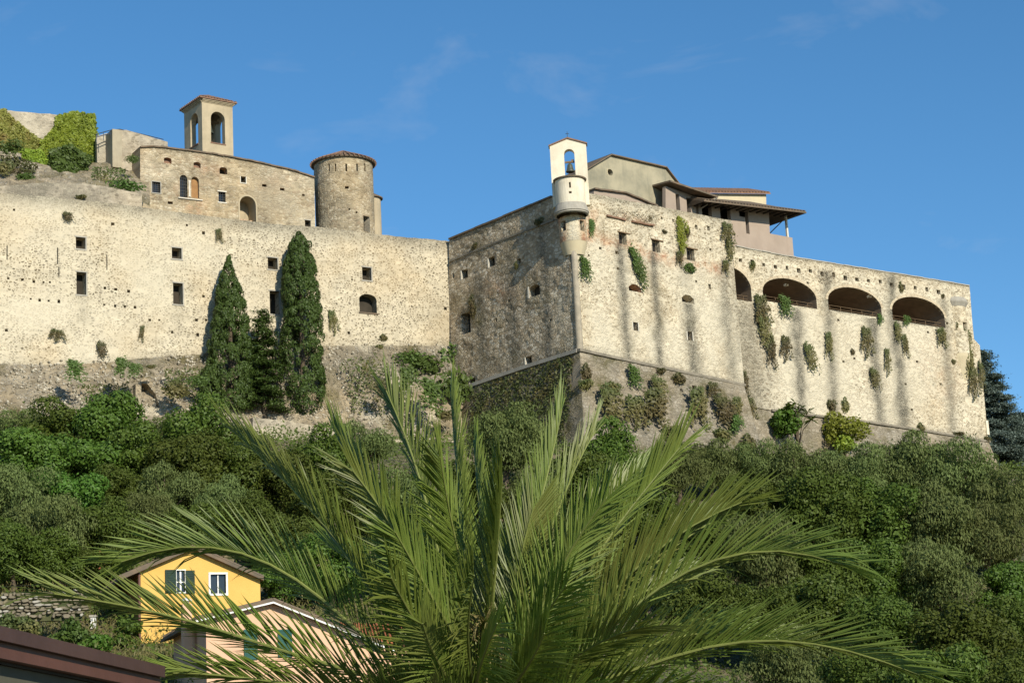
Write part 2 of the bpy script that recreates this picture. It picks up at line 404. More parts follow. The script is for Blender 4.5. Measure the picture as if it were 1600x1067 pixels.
M['bronze'] = metal_mat('bronze', (0.075, 0.085, 0.062), 0.5)
M['grey_stone'] = plaster_mat('dressed_stone', (0.40, 0.37, 0.31), (0.30, 0.275, 0.23), 1.5)
M['pale_stone'] = plaster_mat('marble', (0.68, 0.63, 0.53), (0.60, 0.55, 0.45), 1.5)
M['yellow'] = plaster_mat('yellow_render', (0.70, 0.44, 0.125), (0.64, 0.39, 0.105), 0.5, streak=0.3, streak_c=(0.6, 0.38, 0.1))
M['yellow_shade'] = plaster_mat('yellow_render_shaded', (0.30, 0.17, 0.05), (0.26, 0.145, 0.04), 0.5)  # yellow render with the side wall's shade put into the colour
M['pink'] = plaster_mat('pink_render', (0.70, 0.44, 0.29), (0.65, 0.40, 0.26), 0.5, streak=0.25, streak_c=(0.6, 0.42, 0.3))
M['green_paint'] = metal_mat('green_paint', (0.02, 0.045, 0.032), 0.8)
M['teal_paint'] = metal_mat('teal_paint', (0.022, 0.10, 0.085), 0.75)
M['white_paint'] = metal_mat('white_paint', (0.80, 0.79, 0.75), 0.5)
M['glass'] = plaster_mat('window_glass', (0.03, 0.035, 0.04), (0.02, 0.025, 0.03), 1.0, 0.08, 0.0, spec=0.6)
M['copper'] = metal_mat('brown_sheet_metal', (0.088, 0.045, 0.034), 0.45)
M['copper2'] = metal_mat('red_brown_sheet_metal', (0.13, 0.055, 0.038), 0.45)
M['olive_board'] = metal_mat('olive_board', (0.10, 0.095, 0.065), 0.8)
M['bark'] = plaster_mat('bark', (0.13, 0.10, 0.07), (0.075, 0.058, 0.04), 4.0, 0.95, 0.8)
# foliage
M['broad'] = leaf_mat('broad_leaves', (0.048, 0.088, 0.011), (0.125, 0.185, 0.027))
M['bright'] = leaf_mat('bright_leaves', (0.048, 0.100, 0.012), (0.115, 0.19, 0.026))
M['olive'] = leaf_mat('olive_leaves', (0.083, 0.108, 0.030), (0.172, 0.205, 0.072), 0.2, spec=0.12, rough=0.7)
M['oak'] = leaf_mat('evergreen_oak_leaves', (0.043, 0.068, 0.010), (0.108, 0.142, 0.026), 0.2, spec=0.15)
M['cypress'] = leaf_mat('cypress_scales', (0.028, 0.055, 0.010), (0.075, 0.115, 0.020), 0.08, 0.2)
M['cedar'] = leaf_mat('cedar_needles', (0.075, 0.105, 0.088), (0.15, 0.19, 0.155), 0.08, 0.25)
M['caper'] = leaf_mat('caper_leaves', (0.055, 0.072, 0.020), (0.120, 0.130, 0.042), 0.2, 0.45, (0.17, 0.12, 0.05), 0.6)
M['fresh'] = leaf_mat('fresh_leaves', (0.050, 0.090, 0.018), (0.11, 0.17, 0.035), 0.25)
M['dry'] = leaf_mat('dry_stems', (0.10, 0.075, 0.04), (0.19, 0.145, 0.075), 0.1)
M['yellowing'] = leaf_mat('yellow_green_leaves', (0.13, 0.16, 0.018), (0.26, 0.27, 0.035), 0.25, 0.2)
M['ivy'] = leaf_mat('ivy_leaves', (0.125, 0.19, 0.018), (0.30, 0.35, 0.04), 0.2, 0.3, (0.05, 0.10, 0.02), 0.7, clump=0.45)
M['ivy_brown'] = leaf_mat('autumn_ivy_leaves', (0.16, 0.18, 0.03), (0.30, 0.26, 0.08), 0.2, 0.3, (0.20, 0.10, 0.05), 0.6)
M['flower'] = leaf_mat('red_flowers', (0.30, 0.06, 0.04), (0.45, 0.12, 0.08), 0.2)
M['frond'] = leaf_mat('palm_leaflets', (0.095, 0.143, 0.022), (0.232, 0.292, 0.056), 0.30, 0.25, dry=(0.23, 0.19, 0.075), dry_amt=0.35, rough=0.45, spec=0.4)
M['frond_dry'] = leaf_mat('dry_palm_leaflets', (0.20, 0.15, 0.06), (0.30, 0.24, 0.11), 0.2)
M['rachis'] = plaster_mat('palm_rachis', (0.20, 0.225, 0.06), (0.15, 0.17, 0.045), 2.0, 0.5, 0.05, spec=0.4)
M['grass'] = leaf_mat('hill_grass', (0.10, 0.10, 0.03), (0.22, 0.19, 0.07), 0.2)
def ground_mat():
    m, nt, out = new_mat('hill_soil'); b = NB(nt)
    tco = b.n('ShaderNodeTexCoord').outputs['Object']
    n = b.noise(tco, 0.25, 6, 0.65); f = b.noise(tco, 2.5, 5, 0.65)
    c = b.mix(b.rng(n.outputs[0], 0.4, 0.62), (0.055, 0.065, 0.022), (0.17, 0.135, 0.07))
    c = b.mix(b.rng(f.outputs[0], 0.5, 0.7), c, (0.24, 0.20, 0.13))
    bp = b.n('ShaderNodeBump'); b.set(bp, 'Height', f.outputs[0]); b.set(bp, 'Strength', 0.7); b.set(bp, 'Distance', 0.15)
    bs = b.n('ShaderNodeBsdfPrincipled'); b.set(bs, 'Base Color', c); b.set(bs, 'Roughness', 0.97); b.set(bs, 'Normal', bp.outputs[0])
    nt.links.new(bs.outputs[0], out.inputs[0]); return m
M['ground'] = ground_mat()
# ------------------------------------------------------------------ wall builder
class Cyl:                                      # an upright round wall: u = arc length from the side facing the viewer, v = height
    def __init__(s, C, R): s.O = np.asarray(C, float); s.R = R
    def uv(s, px, py):
        d = ray(px, py); o = CAM - s.O
        a = d[0] ** 2 + d[1] ** 2; b = o[0] * d[0] + o[1] * d[1]; c = o[0] ** 2 + o[1] ** 2 - s.R ** 2
        disc = max(b * b - a * c, 0); t = (-b - math.sqrt(disc)) / a
        q = o + d * t
        return np.array([math.atan2(q[0], -q[1]) * s.R, q[2]])
    def pt(s, uv, d=0.0):
        uv = np.asarray(uv, float); a = uv[..., 0] / s.R; r = s.R + np.asarray(d) + 0 * a
        return np.stack([s.O[0] + r * np.sin(a), s.O[1] - r * np.cos(a), s.O[2] + uv[..., 1]], -1)

def rect_uv(pl, cx, cy, w, h):
    u0, u1 = pl.uv(cx - w / 2, cy)[0], pl.uv(cx + w / 2, cy)[0]
    v1, v0 = pl.uv(cx, cy - h / 2)[1], pl.uv(cx, cy + h / 2)[1]
    return u0, u1, v0, v1
def loop_uv(u0, u1, v0, v1, shape='rect', seg=8):
    if shape == 'rect': return np.array([(u0, v0), (u1, v0), (u1, v1), (u0, v1)])
    c, r = (u0 + u1) / 2, (u1 - u0) / 2
    if shape == 'arch': rise = min(r, (v1 - v0) * 0.8)
    elif shape == 'segment': rise = (v1 - v0) * 0.3
    elif shape == 'vault': rise = (v1 - v0) * 0.62
    elif shape == 'hex':
        m = v0 + (v1 - v0) * 0.55
        return np.array([(u0, v0), (u1, v0), (u1, m), (u1 - r * 0.6, v1), (u0 + r * 0.6, v1), (u0, m)])
    elif shape == 'round':
        k = 14; return np.array([(c + r * math.cos(2 * math.pi * i / k), (v0 + v1) / 2 + (v1 - v0) / 2 * math.sin(2 * math.pi * i / k)) for i in range(k)])
    t = [math.pi * i / seg for i in range(seg + 1)]
    return np.array([(u0, v0), (u1, v0)] + [(c + r * math.cos(a), v1 - rise + rise * math.sin(a)) for a in t])
def streak(P, line, w, k=1.0):
    L = np.asarray(line, float); d = np.full(len(P), 1e9)
    P = P + np.stack([(fbm(P[:, 0] * 0.09, P[:, 1] * 0.05, 91) - 0.5) * 6, 0 * P[:, 0]], 1)
    w = w * (0.6 + 0.9 * fbm(P[:, 0] * 0.02 + 7, P[:, 1] * 0.035, 93))
    for i in range(len(L) - 1):
        ab = L[i + 1] - L[i]; t = np.clip(((P - L[i]) @ ab) / (ab @ ab), 0, 1)
        d = np.minimum(d, np.linalg.norm(P - L[i] - t[:, None] * ab, axis=1))
    return k * np.exp(-(d / w) ** 2)

def wall(parent, name, pl, outline, holes=(), step=0.4, mat=None, thick=0.8, disp=0.04, dscale=0.6, wear=None, uv=False, rag=0.0, back=True, snap=None, frame_mat=None, uoff=0.0, cobble=0.0):
    """A masonry face on plane pl with real openings. outline: pixels (or u,v when uv). holes: dicts with name, loop (u,v), depth, back material."""
    O = np.array(outline if uv else [pl.uv(*p) for p in outline], float)
    if snap is not None:
        for a in snap: O[np.abs(O[:, 0] - a) < 0.5, 0] = a
    if rag:
        O = densify(O, step)
        mid = O[:, 1].mean(); top = O[:, 1] > mid
        O[top, 1] += rag * (fbm(O[top, 0] * 1.7, O[top, 0] * 0 + 3.3, 5) - 0.5) * 2
    loops = [h['loop'] for h in holes]
    P, T, OL = fill(O, loops, step)
    wgt = np.clip(seg_dist(P, OL) / 0.4, 0, 1)
    for l in loops:
        c = (l.min(0) + l.max(0)) / 2; r = np.linalg.norm(l - c, axis=1).max() + 0.6
        nr = np.linalg.norm(P - c, axis=1) < r
        if nr.any(): wgt[nr] = np.minimum(wgt[nr], np.clip(seg_dist(P[nr], l) / 0.4, 0, 1))
    d = (fbm(P[:, 0] * dscale + 17, P[:, 1] * dscale + 5, 3) - 0.5) * 2 * disp * wgt
    if cobble: d = d + cobble * (vnoise(P[:, 0] * 3.1, P[:, 1] * 4.3, 9) - 0.4) * np.clip(wgt * 1.5, 0, 1)
    V = pl.pt(P, d)
    px = project(V)
    W = wear(px, P) if wear is not None else np.zeros((len(P), 4))
    W = np.clip(W, 0, 1)
    n = len(P); m = len(OL)
    F = [list(t) for t in T]
    # the fill keeps the outline as its first points: close the sides and the back
    Vb = pl.pt(OL, np.full(m, -thick))
    tri = V[T[0]]; nrm = np.cross(tri[1] - tri[0], tri[2] - tri[0])
    ref = pl.N if isinstance(pl, Plane) else (tri.mean(0) - pl.O) * [1, 1, 0]
    if nrm @ ref < 0: F = [f[::-1] for f in F]
    for i in range(m):
        j = (i + 1) % m; F.append([i, n + i, n + j, j])
    UV = np.concatenate([P, OL + [0.0, 0.45]]) + [uoff, 0]
    WW = np.concatenate([W, W[:m] * 0.6]); VV = np.concatenate([V, Vb])
    if back and not isinstance(pl, Cyl):
        if any(not h.get('back', True) or h.get('depth', 0.5) >= thick for h in holes):   # openings run right through
            B_ = pl.pt(P, np.full(n, -thick)); F += [[n + m + i for i in t][::-1] for t in F[:len(T)]]
            VV = np.concatenate([VV, B_]); UV = np.concatenate([UV, P + [uoff, 0]]); WW = np.concatenate([WW, W * 0.5])
        else: F.append([n + i for i in range(m)])
    o = obj(name, VV, F, mat, parent, uv=UV, attrs={'wear': WW})
    for h in holes: opening(o if h.get('sub') else parent, pl, h, mat)
    return o
def opening(parent, pl, h, mat):
    L = h['loop']; k = len(L); dep = h.get('depth', 0.5)
    s = np.sign(np.sum(L[:, 0] * np.roll(L[:, 1], -1) - np.roll(L[:, 0], -1) * L[:, 1]))
    if s < 0: L = L[::-1]
    Vf, Vb = pl.pt(L, np.zeros(k)), pl.pt(L, np.full(k, -dep))
    V = np.concatenate([Vf, Vb]); F = [[i, k + i, k + (i + 1) % k, (i + 1) % k] for i in range(k)]; mi = [0] * k
    if h.get('back', True): F.append([k + i for i in range(k)]); mi.append(1)
    uv = np.concatenate([L, L + [0.3, 0.3]])
    o = obj(h.get('name', 'window'), V, F, None, parent, uv=uv, attrs={'wear': np.tile(np.array([[h.get('soot', 0.0), 0, 0, h.get('brick', 0.0)]]), (2 * k, 1))},
            mats=[h.get('mat', mat), M[h.get('bm', 'dark')]], midx=mi)
    if h.get('label'): o['label'] = h['label']
    u0, v0 = L.min(0); u1, v1 = L.max(0)
    if h.get('frame'):
        f = h['frame']; b = MB()
        if isinstance(f, tuple): sides, fw_, fm = f
        else: sides, fw_, fm = 'lrtb', f, 'grey_stone'
        if 'l' in sides: b.pbox(pl, u0 - fw_, u0, v0, v1, -0.2, 0.03)
        if 'r' in sides: b.pbox(pl, u1, u1 + fw_, v0, v1, -0.2, 0.03)
        if 't' in sides: b.pbox(pl, u0 - fw_, u1 + fw_, v1, v1 + fw_, -0.2, 0.04)
        if 'b' in sides: b.pbox(pl, u0 - fw_, u1 + fw_, v0 - fw_, v0, -0.2, 0.05)
        if sides == 'lr':
            for k_ in (0, 1):
                j = MB(); j.V, j.F = [b.V[k_]], b.F[:6]; j.build('jamb', M[fm], o)
        elif sides == 'tb':
            for k_, nm in ((0, 'lintel'), (1, 'sill')):
                j = MB(); j.V, j.F = [b.V[k_]], b.F[:6]; j.build(nm, M[fm], o)
        else: b.build('frame', M[fm], o)
    if h.get('grille'):
        b = MB(); nv, nh = h['grille']
        for i in range(nv):
            u = u0 + (u1 - u0) * (i + 1) / (nv + 1); b.pbox(pl, u - 0.018, u + 0.018, v0, v1, -0.14, -0.105)
        for i in range(nh):
            v = v0 + (v1 - v0) * (i + 1) / (nh + 1); b.pbox(pl, u0, u1, v - 0.018, v + 0.018, -0.105, -0.075)
        b.build('grille', M['iron'], o)
    if h.get('sill'):
        b = MB(); b.pbox(pl, u0 - 0.1, u1 + 0.1, v0 - 0.12, v0, -0.2, 0.08); b.build('sill', M[h['sill']], o)
    if h.get('lintel'):
        b = MB(); b.pbox(pl, u0 - 0.12, u1 + 0.42, v1, v1 + 0.1, -0.2, 0.09); b.build('lintel', M[h['lintel']], o)
    return o
def H(pl, cx, cy, w, h, shape='rect', **k):
    return dict(loop=loop_uv(*rect_uv(pl, cx, cy, w, h), shape), **k)
def strip(parent, name, pl, line, hgt, d0, d1, mat, step=0.6, jit=0.02):   # a moulding or coping along a pixel line on a plane
    pts = [np.asarray(pl.uv(*p)) for p in line]
    b = MB()
    for a, c in zip(pts[:-1], pts[1:]):
        k = max(1, int(np.linalg.norm(c - a) / step)); e = 0.0
        for i in range(k):
            p, q = a + (c - a) * i / k, a + (c - a) * (i + 1) / k
            j0 = R_.uniform(-jit, jit); j1 = R_.uniform(-jit, jit)
            loop = [pl.pt(p + [0, j0 - hgt / 2], d0), pl.pt(q + [0, j0 - hgt / 2], d0), pl.pt(q + [0, j0 + hgt / 2], d0), pl.pt(p + [0, j0 + hgt / 2], d0)]
            b.prism(loop, pl.N * (d1 - d0 + j1))
    return b.build(name, mat, parent)
def z_at(x, y, py):                             # height at which the point (x, y) shows at pixel row py
    lo, hi = -20.0, 120.0
    for _ in range(40):
        m = (lo + hi) / 2
        if project([(x, y, m)])[0, 1] > py: lo = m
        else: hi = m
    return (lo + hi) / 2

# ------------------------------------------------------------------ the castle's main planes
K = at_depth(900, 450, 160.0)                   # the bastion's corner
PR, PL = Plane(K, 43), Plane(K, -50)
PC = Plane(PL.hit(702, 480), 31)
PA = Plane(PR.hit(1147, 500) - PR.N * 1.3, 38)

# ------------------------------------------------------------------ terrain
_PY = np.array([-60, 8, 24, 45, 62, 80, 96, 108, 118, 128, 140, 150, 158, 164, 176, 215, 300, 520, 3000.])
_PZ = np.array([0, 0, 0.0, 0.6, 2.2, 5.0, 7.6, 10.4, 14.6, 19.5, 24.6, 28.4, 30.6, 31.8, 34.0, 35.0, 22, 0, 0.])
def terr(x, y):
    x = np.asarray(x, float); y = np.asarray(y, float)
    yy = y - 0.5 * np.clip(x, -60, 60)
    return np.interp(yy, _PY, _PZ) + (fbm(x * 0.09 + 40, y * 0.09 + 40, 3) - 0.5) * 2.4 * np.clip((y - 40) / 30, 0, 1)
def on_terrain(px, py, hc, d0=60, d1=190):      # where a plant whose middle stands hc above ground shows at (px, py)
    d = ray(px, py); prev = None
    for t in np.arange(d0, d1, 0.4):
        p = CAM + d * (t / d[1])
        if p[2] - hc <= float(terr(p[0], p[1])): break
    p[2] = float(terr(p[0], p[1]))
    return p
def ground():
    xs = np.concatenate([[-3000, -1200, -500, -220, -130], np.arange(-90, 91, 1.5), [130, 220, 500, 1200, 3000]])
    ys = np.concatenate([[-3000, -800, -200, -60], np.arange(-30, 230, 1.5), [260, 300, 360, 430, 520, 900, 3000]])
    X, Y = np.meshgrid(xs, ys); Z = terr(X, Y)
    nx = len(xs); V = np.stack([X.ravel(), Y.ravel(), Z.ravel()], 1)
    i, j = np.meshgrid(np.arange(nx - 1), np.arange(len(ys) - 1)); a = (j * nx + i).ravel()
    F = np.stack([a, a + 1, a + nx + 1, a + nx], 1)
    tag(obj('ground', V, F, M['ground'], smooth=True), kind='structure')
ground()
def ruled(name, top, bot, mat, nx, ny, amp, seed=0, freq=0.8, wear=None):
    top, bot = np.asarray(top), np.asarray(bot)
    def samp(L, n):
        s = np.concatenate([[0], np.cumsum(np.linalg.norm(np.diff(L, axis=0), axis=1))]); t = np.linspace(0, s[-1], n)
        return np.stack([np.interp(t, s, L[:, k]) for k in range(3)], 1)
    A, B = samp(top, nx), samp(bot, nx); t = np.linspace(0, 1, ny)[:, None, None]
    V = A[None] * (1 - t) + B[None] * t
    n = np.cross(B[nx // 2] - A[nx // 2], A[-1] - A[0]); n /= np.linalg.norm(n)
    if n[1] > 0: n = -n
    L = np.linalg.norm(A[-1] - A[0]); Hh = np.linalg.norm(B[nx // 2] - A[nx // 2])
    uu, vv = np.meshgrid(np.linspace(0, L, nx), np.linspace(Hh, 0, ny))
    d = (fbm(uu * freq, vv * freq, seed, 5) - 0.5) * 2 * amp * np.minimum(1, t[..., 0] * 8 + 0.1)
    d += (vnoise(uu * 2.9, vv * 2.9, seed + 3) ** 3) * amp * 0.45
    V = V + d[..., None] * n
    V = V.reshape(-1, 3); a = (np.arange(ny - 1)[:, None] * nx + np.arange(nx - 1)[None]).ravel()
    F = np.stack([a, a + nx, a + nx + 1, a + 1], 1)
    UV = np.stack([uu.ravel(), vv.ravel()], 1)
    W = wear(project(V), UV) if wear else np.zeros((len(V), 4))
    return tag(obj(name, V, F, mat, uv=UV, attrs={'wear': np.clip(W, 0, 1)}), kind='structure')
def ln(pl, pts, d=0.0): return [pl.hit(*p) + pl.N * d for p in pts]
PCf = PC.back(-3.6)
def slope_wear(px, uv):
    W = np.zeros((len(px), 4)); W[:, 0] = 0.35 * fbm(uv[:, 0] * 0.3, uv[:, 1] * 0.5, 4)
    W[:, 0] += 0.55 * np.clip((px[:, 0] - 150) / 200, 0, 1) * np.clip(1 - np.abs(px[:, 1] - 575) / 45, 0, 1)
    W[:, 1] = np.clip((fbm(uv[:, 0] * 0.45, uv[:, 1] * 0.6, 21) - 0.56) * 5, 0, 0.9)
    W[:, 2] = np.where(px[:, 0] > 430, np.clip((fbm(uv[:, 0] * 0.5, uv[:, 1] * 0.5, 33) - 0.52) * 4, 0, 0.8), 0)
    return W
CURT_BASE = [(-140, 577), (0, 569), (90, 571), (170, 566), (250, 558), (330, 553), (420, 546), (510, 541), (600, 541), (702, 541)]
ruled('rocky_slope', ln(PC, CURT_BASE, 0.04), ln(PCf, [(-140, 720), (0, 690), (200, 690), (330, 685), (520, 725), (620, 745), (745, 750), (800, 760)]), M['rock'], 190, 50, 0.62, 3, 0.55, slope_wear)

def scatter_stones(name, src, n, s0, s1, mat, seed):   # loose stones lying on a slope
    rng = np.random.default_rng(seed); me = src.data; co = np.empty(len(me.vertices) * 3, np.float32); me.vertices.foreach_get('co', co); co = co.reshape(-1, 3)
    keep = fbm(co[:, 0] * 0.5, co[:, 2] * 0.9, seed) > 0.47; pts = co[keep][rng.choice(keep.sum(), n)] + rng.normal(0, 0.12, (n, 3)) * [1, 0.3, 1]
    O8 = np.array([(1, 0, 0), (0.1, 1, 0.2), (-1, 0.1, -0.1), (-0.1, -1, 0.1), (0.1, 0, 0.8), (0, 0.1, -0.8)]); F8 = [(0, 1, 4), (1, 2, 4), (2, 3, 4), (3, 0, 4), (1, 0, 5), (2, 1, 5), (3, 2, 5), (0, 3, 5)]
    sz = rng.uniform(s0, s1, n) * rng.uniform(0.5, 1, n); V = pts[:, None] + O8[None] * sz[:, None, None] * rng.uniform(0.7, 1.3, (n, 6, 3)); F = (np.array(F8)[None] + (np.arange(n) * 6)[:, None, None]).reshape(-1, 3)
    return tag(obj(name, V.reshape(-1, 3), F, mat), kind='stuff')
scatter_stones('loose_stones', bpy.data.objects['rocky_slope'], 3200, 0.06, 0.24, M['pale_rubble'], 4)

# ------------------------------------------------------------------ curtain wall
def top_y(line, x): return np.interp(x, [p[0] for p in line], [p[1] for p in line])
CURT_TOP = [(-140, 287), (0, 301), (160, 316), (230, 325), (395, 347), (520, 357), (600, 367), (702, 377)]
def curt_wear(px, uv):
    W = np.zeros((len(px), 4)); x, y = px[:, 0], px[:, 1]; ty = top_y(CURT_TOP, x)
    W[:, 0] = 0.75 * np.clip(1 - (y - ty) / 24, 0, 1) * (0.5 + 0.9 * fbm(uv[:, 0] * 0.5, uv[:, 1] * 0.5, 2))
    by = top_y(CURT_BASE, x); W[:, 0] = np.maximum(W[:, 0], 0.30 * np.clip(1 - (by - y) / 12, 0, 1))
    W[:, 2] = np.clip(1.05 - (x + 20) / 620, 0, 0.75) * np.clip((fbm(uv[:, 0] * 0.22, uv[:, 1] * 0.3, 8) - 0.3) * 2.5, 0, 1)
    W[:, 0] += streak(px, [(685, 480), (692, 540)], 22, 0.25) + streak(px, [(128, 462), (130, 500)], 7, 0.3) + streak(px, [(278, 480), (280, 520)], 7, 0.25)
    return W
CW = thing('curtain_wall', 'long cream rubble curtain wall with two rows of square windows behind the cypresses', 'wall')
holes = []
for cx, cy, w, h in [(126, 380, 15, 18), (276, 396, 15, 17), (426, 412, 15, 18), (573, 428, 14, 20), (127, 443, 15, 35), (278, 459, 15, 33), (429, 473, 15, 36)]:
    holes.append(H(PC, cx, cy, w, h, name='window', depth=0.9, frame=('rtb', 0.11, 'grey_stone'), bm='dark'))
holes.append(H(PC, 575, 474, 27, 29, 'segment', name='window', depth=0.9, label='wide arched window with a crumbling blackened sill', soot=0.7, sill='old_tile'))
for cx, cy in [(13, 435), (35, 437), (53, 440), (68, 441), (78, 441), (48, 467), (62, 469), (76, 470), (92, 471), (164, 450), (181, 452), (201, 455), (163, 476), (180, 478), (195, 479), (211, 480),
               (234, 500), (249, 500), (307, 500), (322, 500), (318, 463), (309, 523), (269, 519), (696, 482), (10, 516), (176, 350), (545, 520), (22, 328), (292, 352), (318, 364)]:
    s = R_.uniform(3.2, 5.0)
    holes.append(H(PC, cx, cy, s, s * R_.uniform(0.8, 1.25), name='putlog_hole', depth=0.4))
for cx, cy, h in [(11, 395, 22), (90, 400, 26), (167, 410, 24), (92, 425, 16)]:
    holes.append(H(PC, cx, cy, 1.6, h, name='crack', depth=0.25))
wall(CW, 'stonework', PC, CURT_TOP + CURT_BASE[::-1], holes, 0.36, M['curtain'], 1.6, 0.07, 0.5, curt_wear, rag=0.10, snap=None, cobble=0.02)

# ------------------------------------------------------------------ bastion
def right_wear(px, uv):
    W = np.zeros((len(px), 4)); x, y = px[:, 0], px[:, 1]
    for l, w, k in [([(969, 385), (974, 470), (981, 562)], 7, 1.0), ([(1021, 398), (1026, 480), (1033, 572)], 7, 1.0), ([(1076, 475), (1080, 530), (1087, 586)], 8, 1.1),
                    ([(1131, 420), (1136, 500), (1146, 596)], 10, 0.75), ([(1008, 345), (1010, 350)], 12, 0.3), ([(1066, 380), (1070, 440)], 9, 0.5), ([(905, 548), (1160, 603)], 8, 0.55), ([(1146, 420), (1156, 560)], 5, 0.5)]:
        W[:, 0] = np.maximum(W[:, 0], streak(px, l, w, k))
    W[:, 0] = np.maximum(W[:, 0], 0.6 * streak(px, [(921, 304), (1143, 347)], 6))
    W[:, 2] = np.where(y > top_y([(900, 372), (1145, 430)], x), np.clip((fbm(uv[:, 0] * 0.35, uv[:, 1] * 0.3, 14) - 0.35) * 3.5, 0, 0.9), 0)
    W[:, 3] = streak(px, [(905, 368), (960, 380), (1010, 398), (1062, 410), (1130, 424)], 9, 1.0) * (0.35 + fbm(uv[:, 0] * 0.9, uv[:, 1], 6)) + streak(px, [(925, 338), (922, 360)], 9, 0.8)
    W[:, 3] += 0.6 * streak(px, [(975, 340), (1020, 350)], 6)
    W[:, 1] = 0.3 * np.clip((fbm(uv[:, 0] * 0.8, uv[:, 1] * 0.8, 44) - 0.62) * 6, 0, 1)
    return W
def left_wear(px, uv):
    W = np.zeros((len(px), 4)); x, y = px[:, 0], px[:, 1]
    for l, w, k in [([(748, 440), (752, 520), (758, 600)], 10, 0.8), ([(795, 400), (800, 500), (806, 590)], 9, 0.7), ([(846, 360), (853, 450), (857, 560)], 8, 0.75), ([(735, 600), (900, 547)], 9, 0.5), ([(705, 377), (860, 312)], 6, 0.6),
                    ([(704, 410), (868, 346)], 7, 0.45)]:
        W[:, 0] = np.maximum(W[:, 0], streak(px, l, w, k))
    W[:, 1] = streak(px, [(740, 470), (742, 500)], 11, 1.0) + streak(px, [(740, 385), (748, 388)], 8, 0.7) + streak(px, [(842, 345), (846, 350)], 9, 0.6) + np.clip((fbm(uv[:, 0] * 0.5, uv[:, 1] * 0.5, 51) - 0.62) * 5, 0, 0.4)
    W[:, 2] = streak(px, [(872, 470), (885, 535)], 14, 0.45) * fbm(uv[:, 0] * 1.5, uv[:, 1] * 1.2, 3) * 1.4
    W[:, 3] = streak(px, [(770, 450), (790, 460)], 14, 0.5) + streak(px, [(872, 345), (884, 340)], 10, 0.9)
    return W
BA = thing('bastion', 'tall corner bastion with one shaded and one sunlit rubble face above a battered base', 'bastion', tuple(K * [1, 1, 0] + [0, 0, 30]))
hr = [H(PR, *q, name='window', depth=0.6, grille=(3, 0), lintel='timber') for q in [(973, 373, 12, 17), (1025, 385, 12, 18), (1079, 398, 12, 18)]]
hr += [H(PR, 992, 450, 19, 11, 'hex', name='loophole', depth=0.9, brick=1.0), H(PR, 1075, 467, 19, 12, 'hex', name='loophole', depth=0.9)]
hr += [H(PR, 993, 510, 8, 13, name='window', depth=0.6, grille=(1, 1), frame=('lr', 0.08, 'pale_stone')), H(PR, 1078, 525, 8, 14, name='window', depth=0.6, grille=(1, 1), frame=('lr', 0.08, 'pale_stone'))]
for cx, cy, w, h in [(1017, 342, 4, 6), (1034, 341, 3, 4), (1052, 345, 3, 5), (1088, 355, 4, 7), (1107, 357, 4, 7), (964, 395, 5, 5), (966, 420, 4, 4), (1088, 440, 3, 4), (1109, 448, 4, 8), (1110, 390, 3, 4), (911, 398, 3, 3), (920, 399, 3, 3), (938, 388, 4, 4)]:
    hr.append(H(PR, cx, cy, w, h, name='putlog_hole', depth=0.3))
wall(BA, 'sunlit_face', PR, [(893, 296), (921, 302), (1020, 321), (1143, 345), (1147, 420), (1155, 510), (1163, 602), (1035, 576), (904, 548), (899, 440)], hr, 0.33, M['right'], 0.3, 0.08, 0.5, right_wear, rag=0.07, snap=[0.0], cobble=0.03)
hl = [H(PL, *q, name='window', depth=0.5, frame=('l', 0.1, 'pale_stone')) for q in [(726, 428, 10, 14), (768, 409, 10, 15), (826, 563, 10, 13), (738, 596, 9, 11)]]  # pale left strips: sunlight on the jambs put into the stone colour
hl += [H(PL, 835, 454, 17, 18, 'segment', name='window', depth=0.6, frame=('l', 0.16, 'pale_stone')), H(PL, 728, 505, 14, 33, name='doorway', depth=0.8)]  # the arched window's left jamb is likewise paled to read as sunlit
hl += [H(PL, cx, cy, w, h, name='putlog_hole', depth=0.3) for cx, cy, w, h in [(811, 408, 5, 7), (702 + 6, 431, 3, 8), (795, 470, 4, 4), (775, 500, 3, 5), (860, 500, 4, 4)]]
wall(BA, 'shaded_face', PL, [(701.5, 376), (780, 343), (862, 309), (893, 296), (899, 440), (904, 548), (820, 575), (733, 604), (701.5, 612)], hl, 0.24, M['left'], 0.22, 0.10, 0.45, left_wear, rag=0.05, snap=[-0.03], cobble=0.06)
strip(BA, 'coping', PL, [(702, 374), (862, 307)], 0.16, -0.9, 0.12, M['old_tile'], 1.2)
strip(BA, 'string_course', PL, [(704, 408), (780, 377), (866, 344)], 0.16, -0.2, 0.12, M['scarp_trim'], 3, 0.0)
strip(BA, 'cordon', PL, [(732, 604), (820, 574), (903, 548)], 0.30, -0.3, 0.20, M['grey_stone'], 3, 0.0)
strip(BA, 'cordon', PR, [(904, 547), (1035, 575), (1163, 602)], 0.22, -0.3, 0.20, M['scarp_trim'], 1.5, 0.01)
strip(BA, 'brick_ledge', PR, [(947, 337), (976, 344)], 0.14, -0.2, 0.2, M['tile'], 0.4)
strip(BA, 'brick_ledge', PR, [(986, 346), (1020, 353)], 0.14, -0.2, 0.2, M['tile'], 0.4)
# return face of the bastion where the arcade wall stands back
q0 = PR.uv(1147, 420)[0] + 0.0
va_, vb_ = PR.uv(1143, 346)[1] - 0.15, PR.uv(1163, 602)[1]
MB().pbox(PR, q0 - 0.55, q0 - 0.25, vb_, va_, -2.2, -0.302).build('return_wall', M['cream_plaster'], BA)
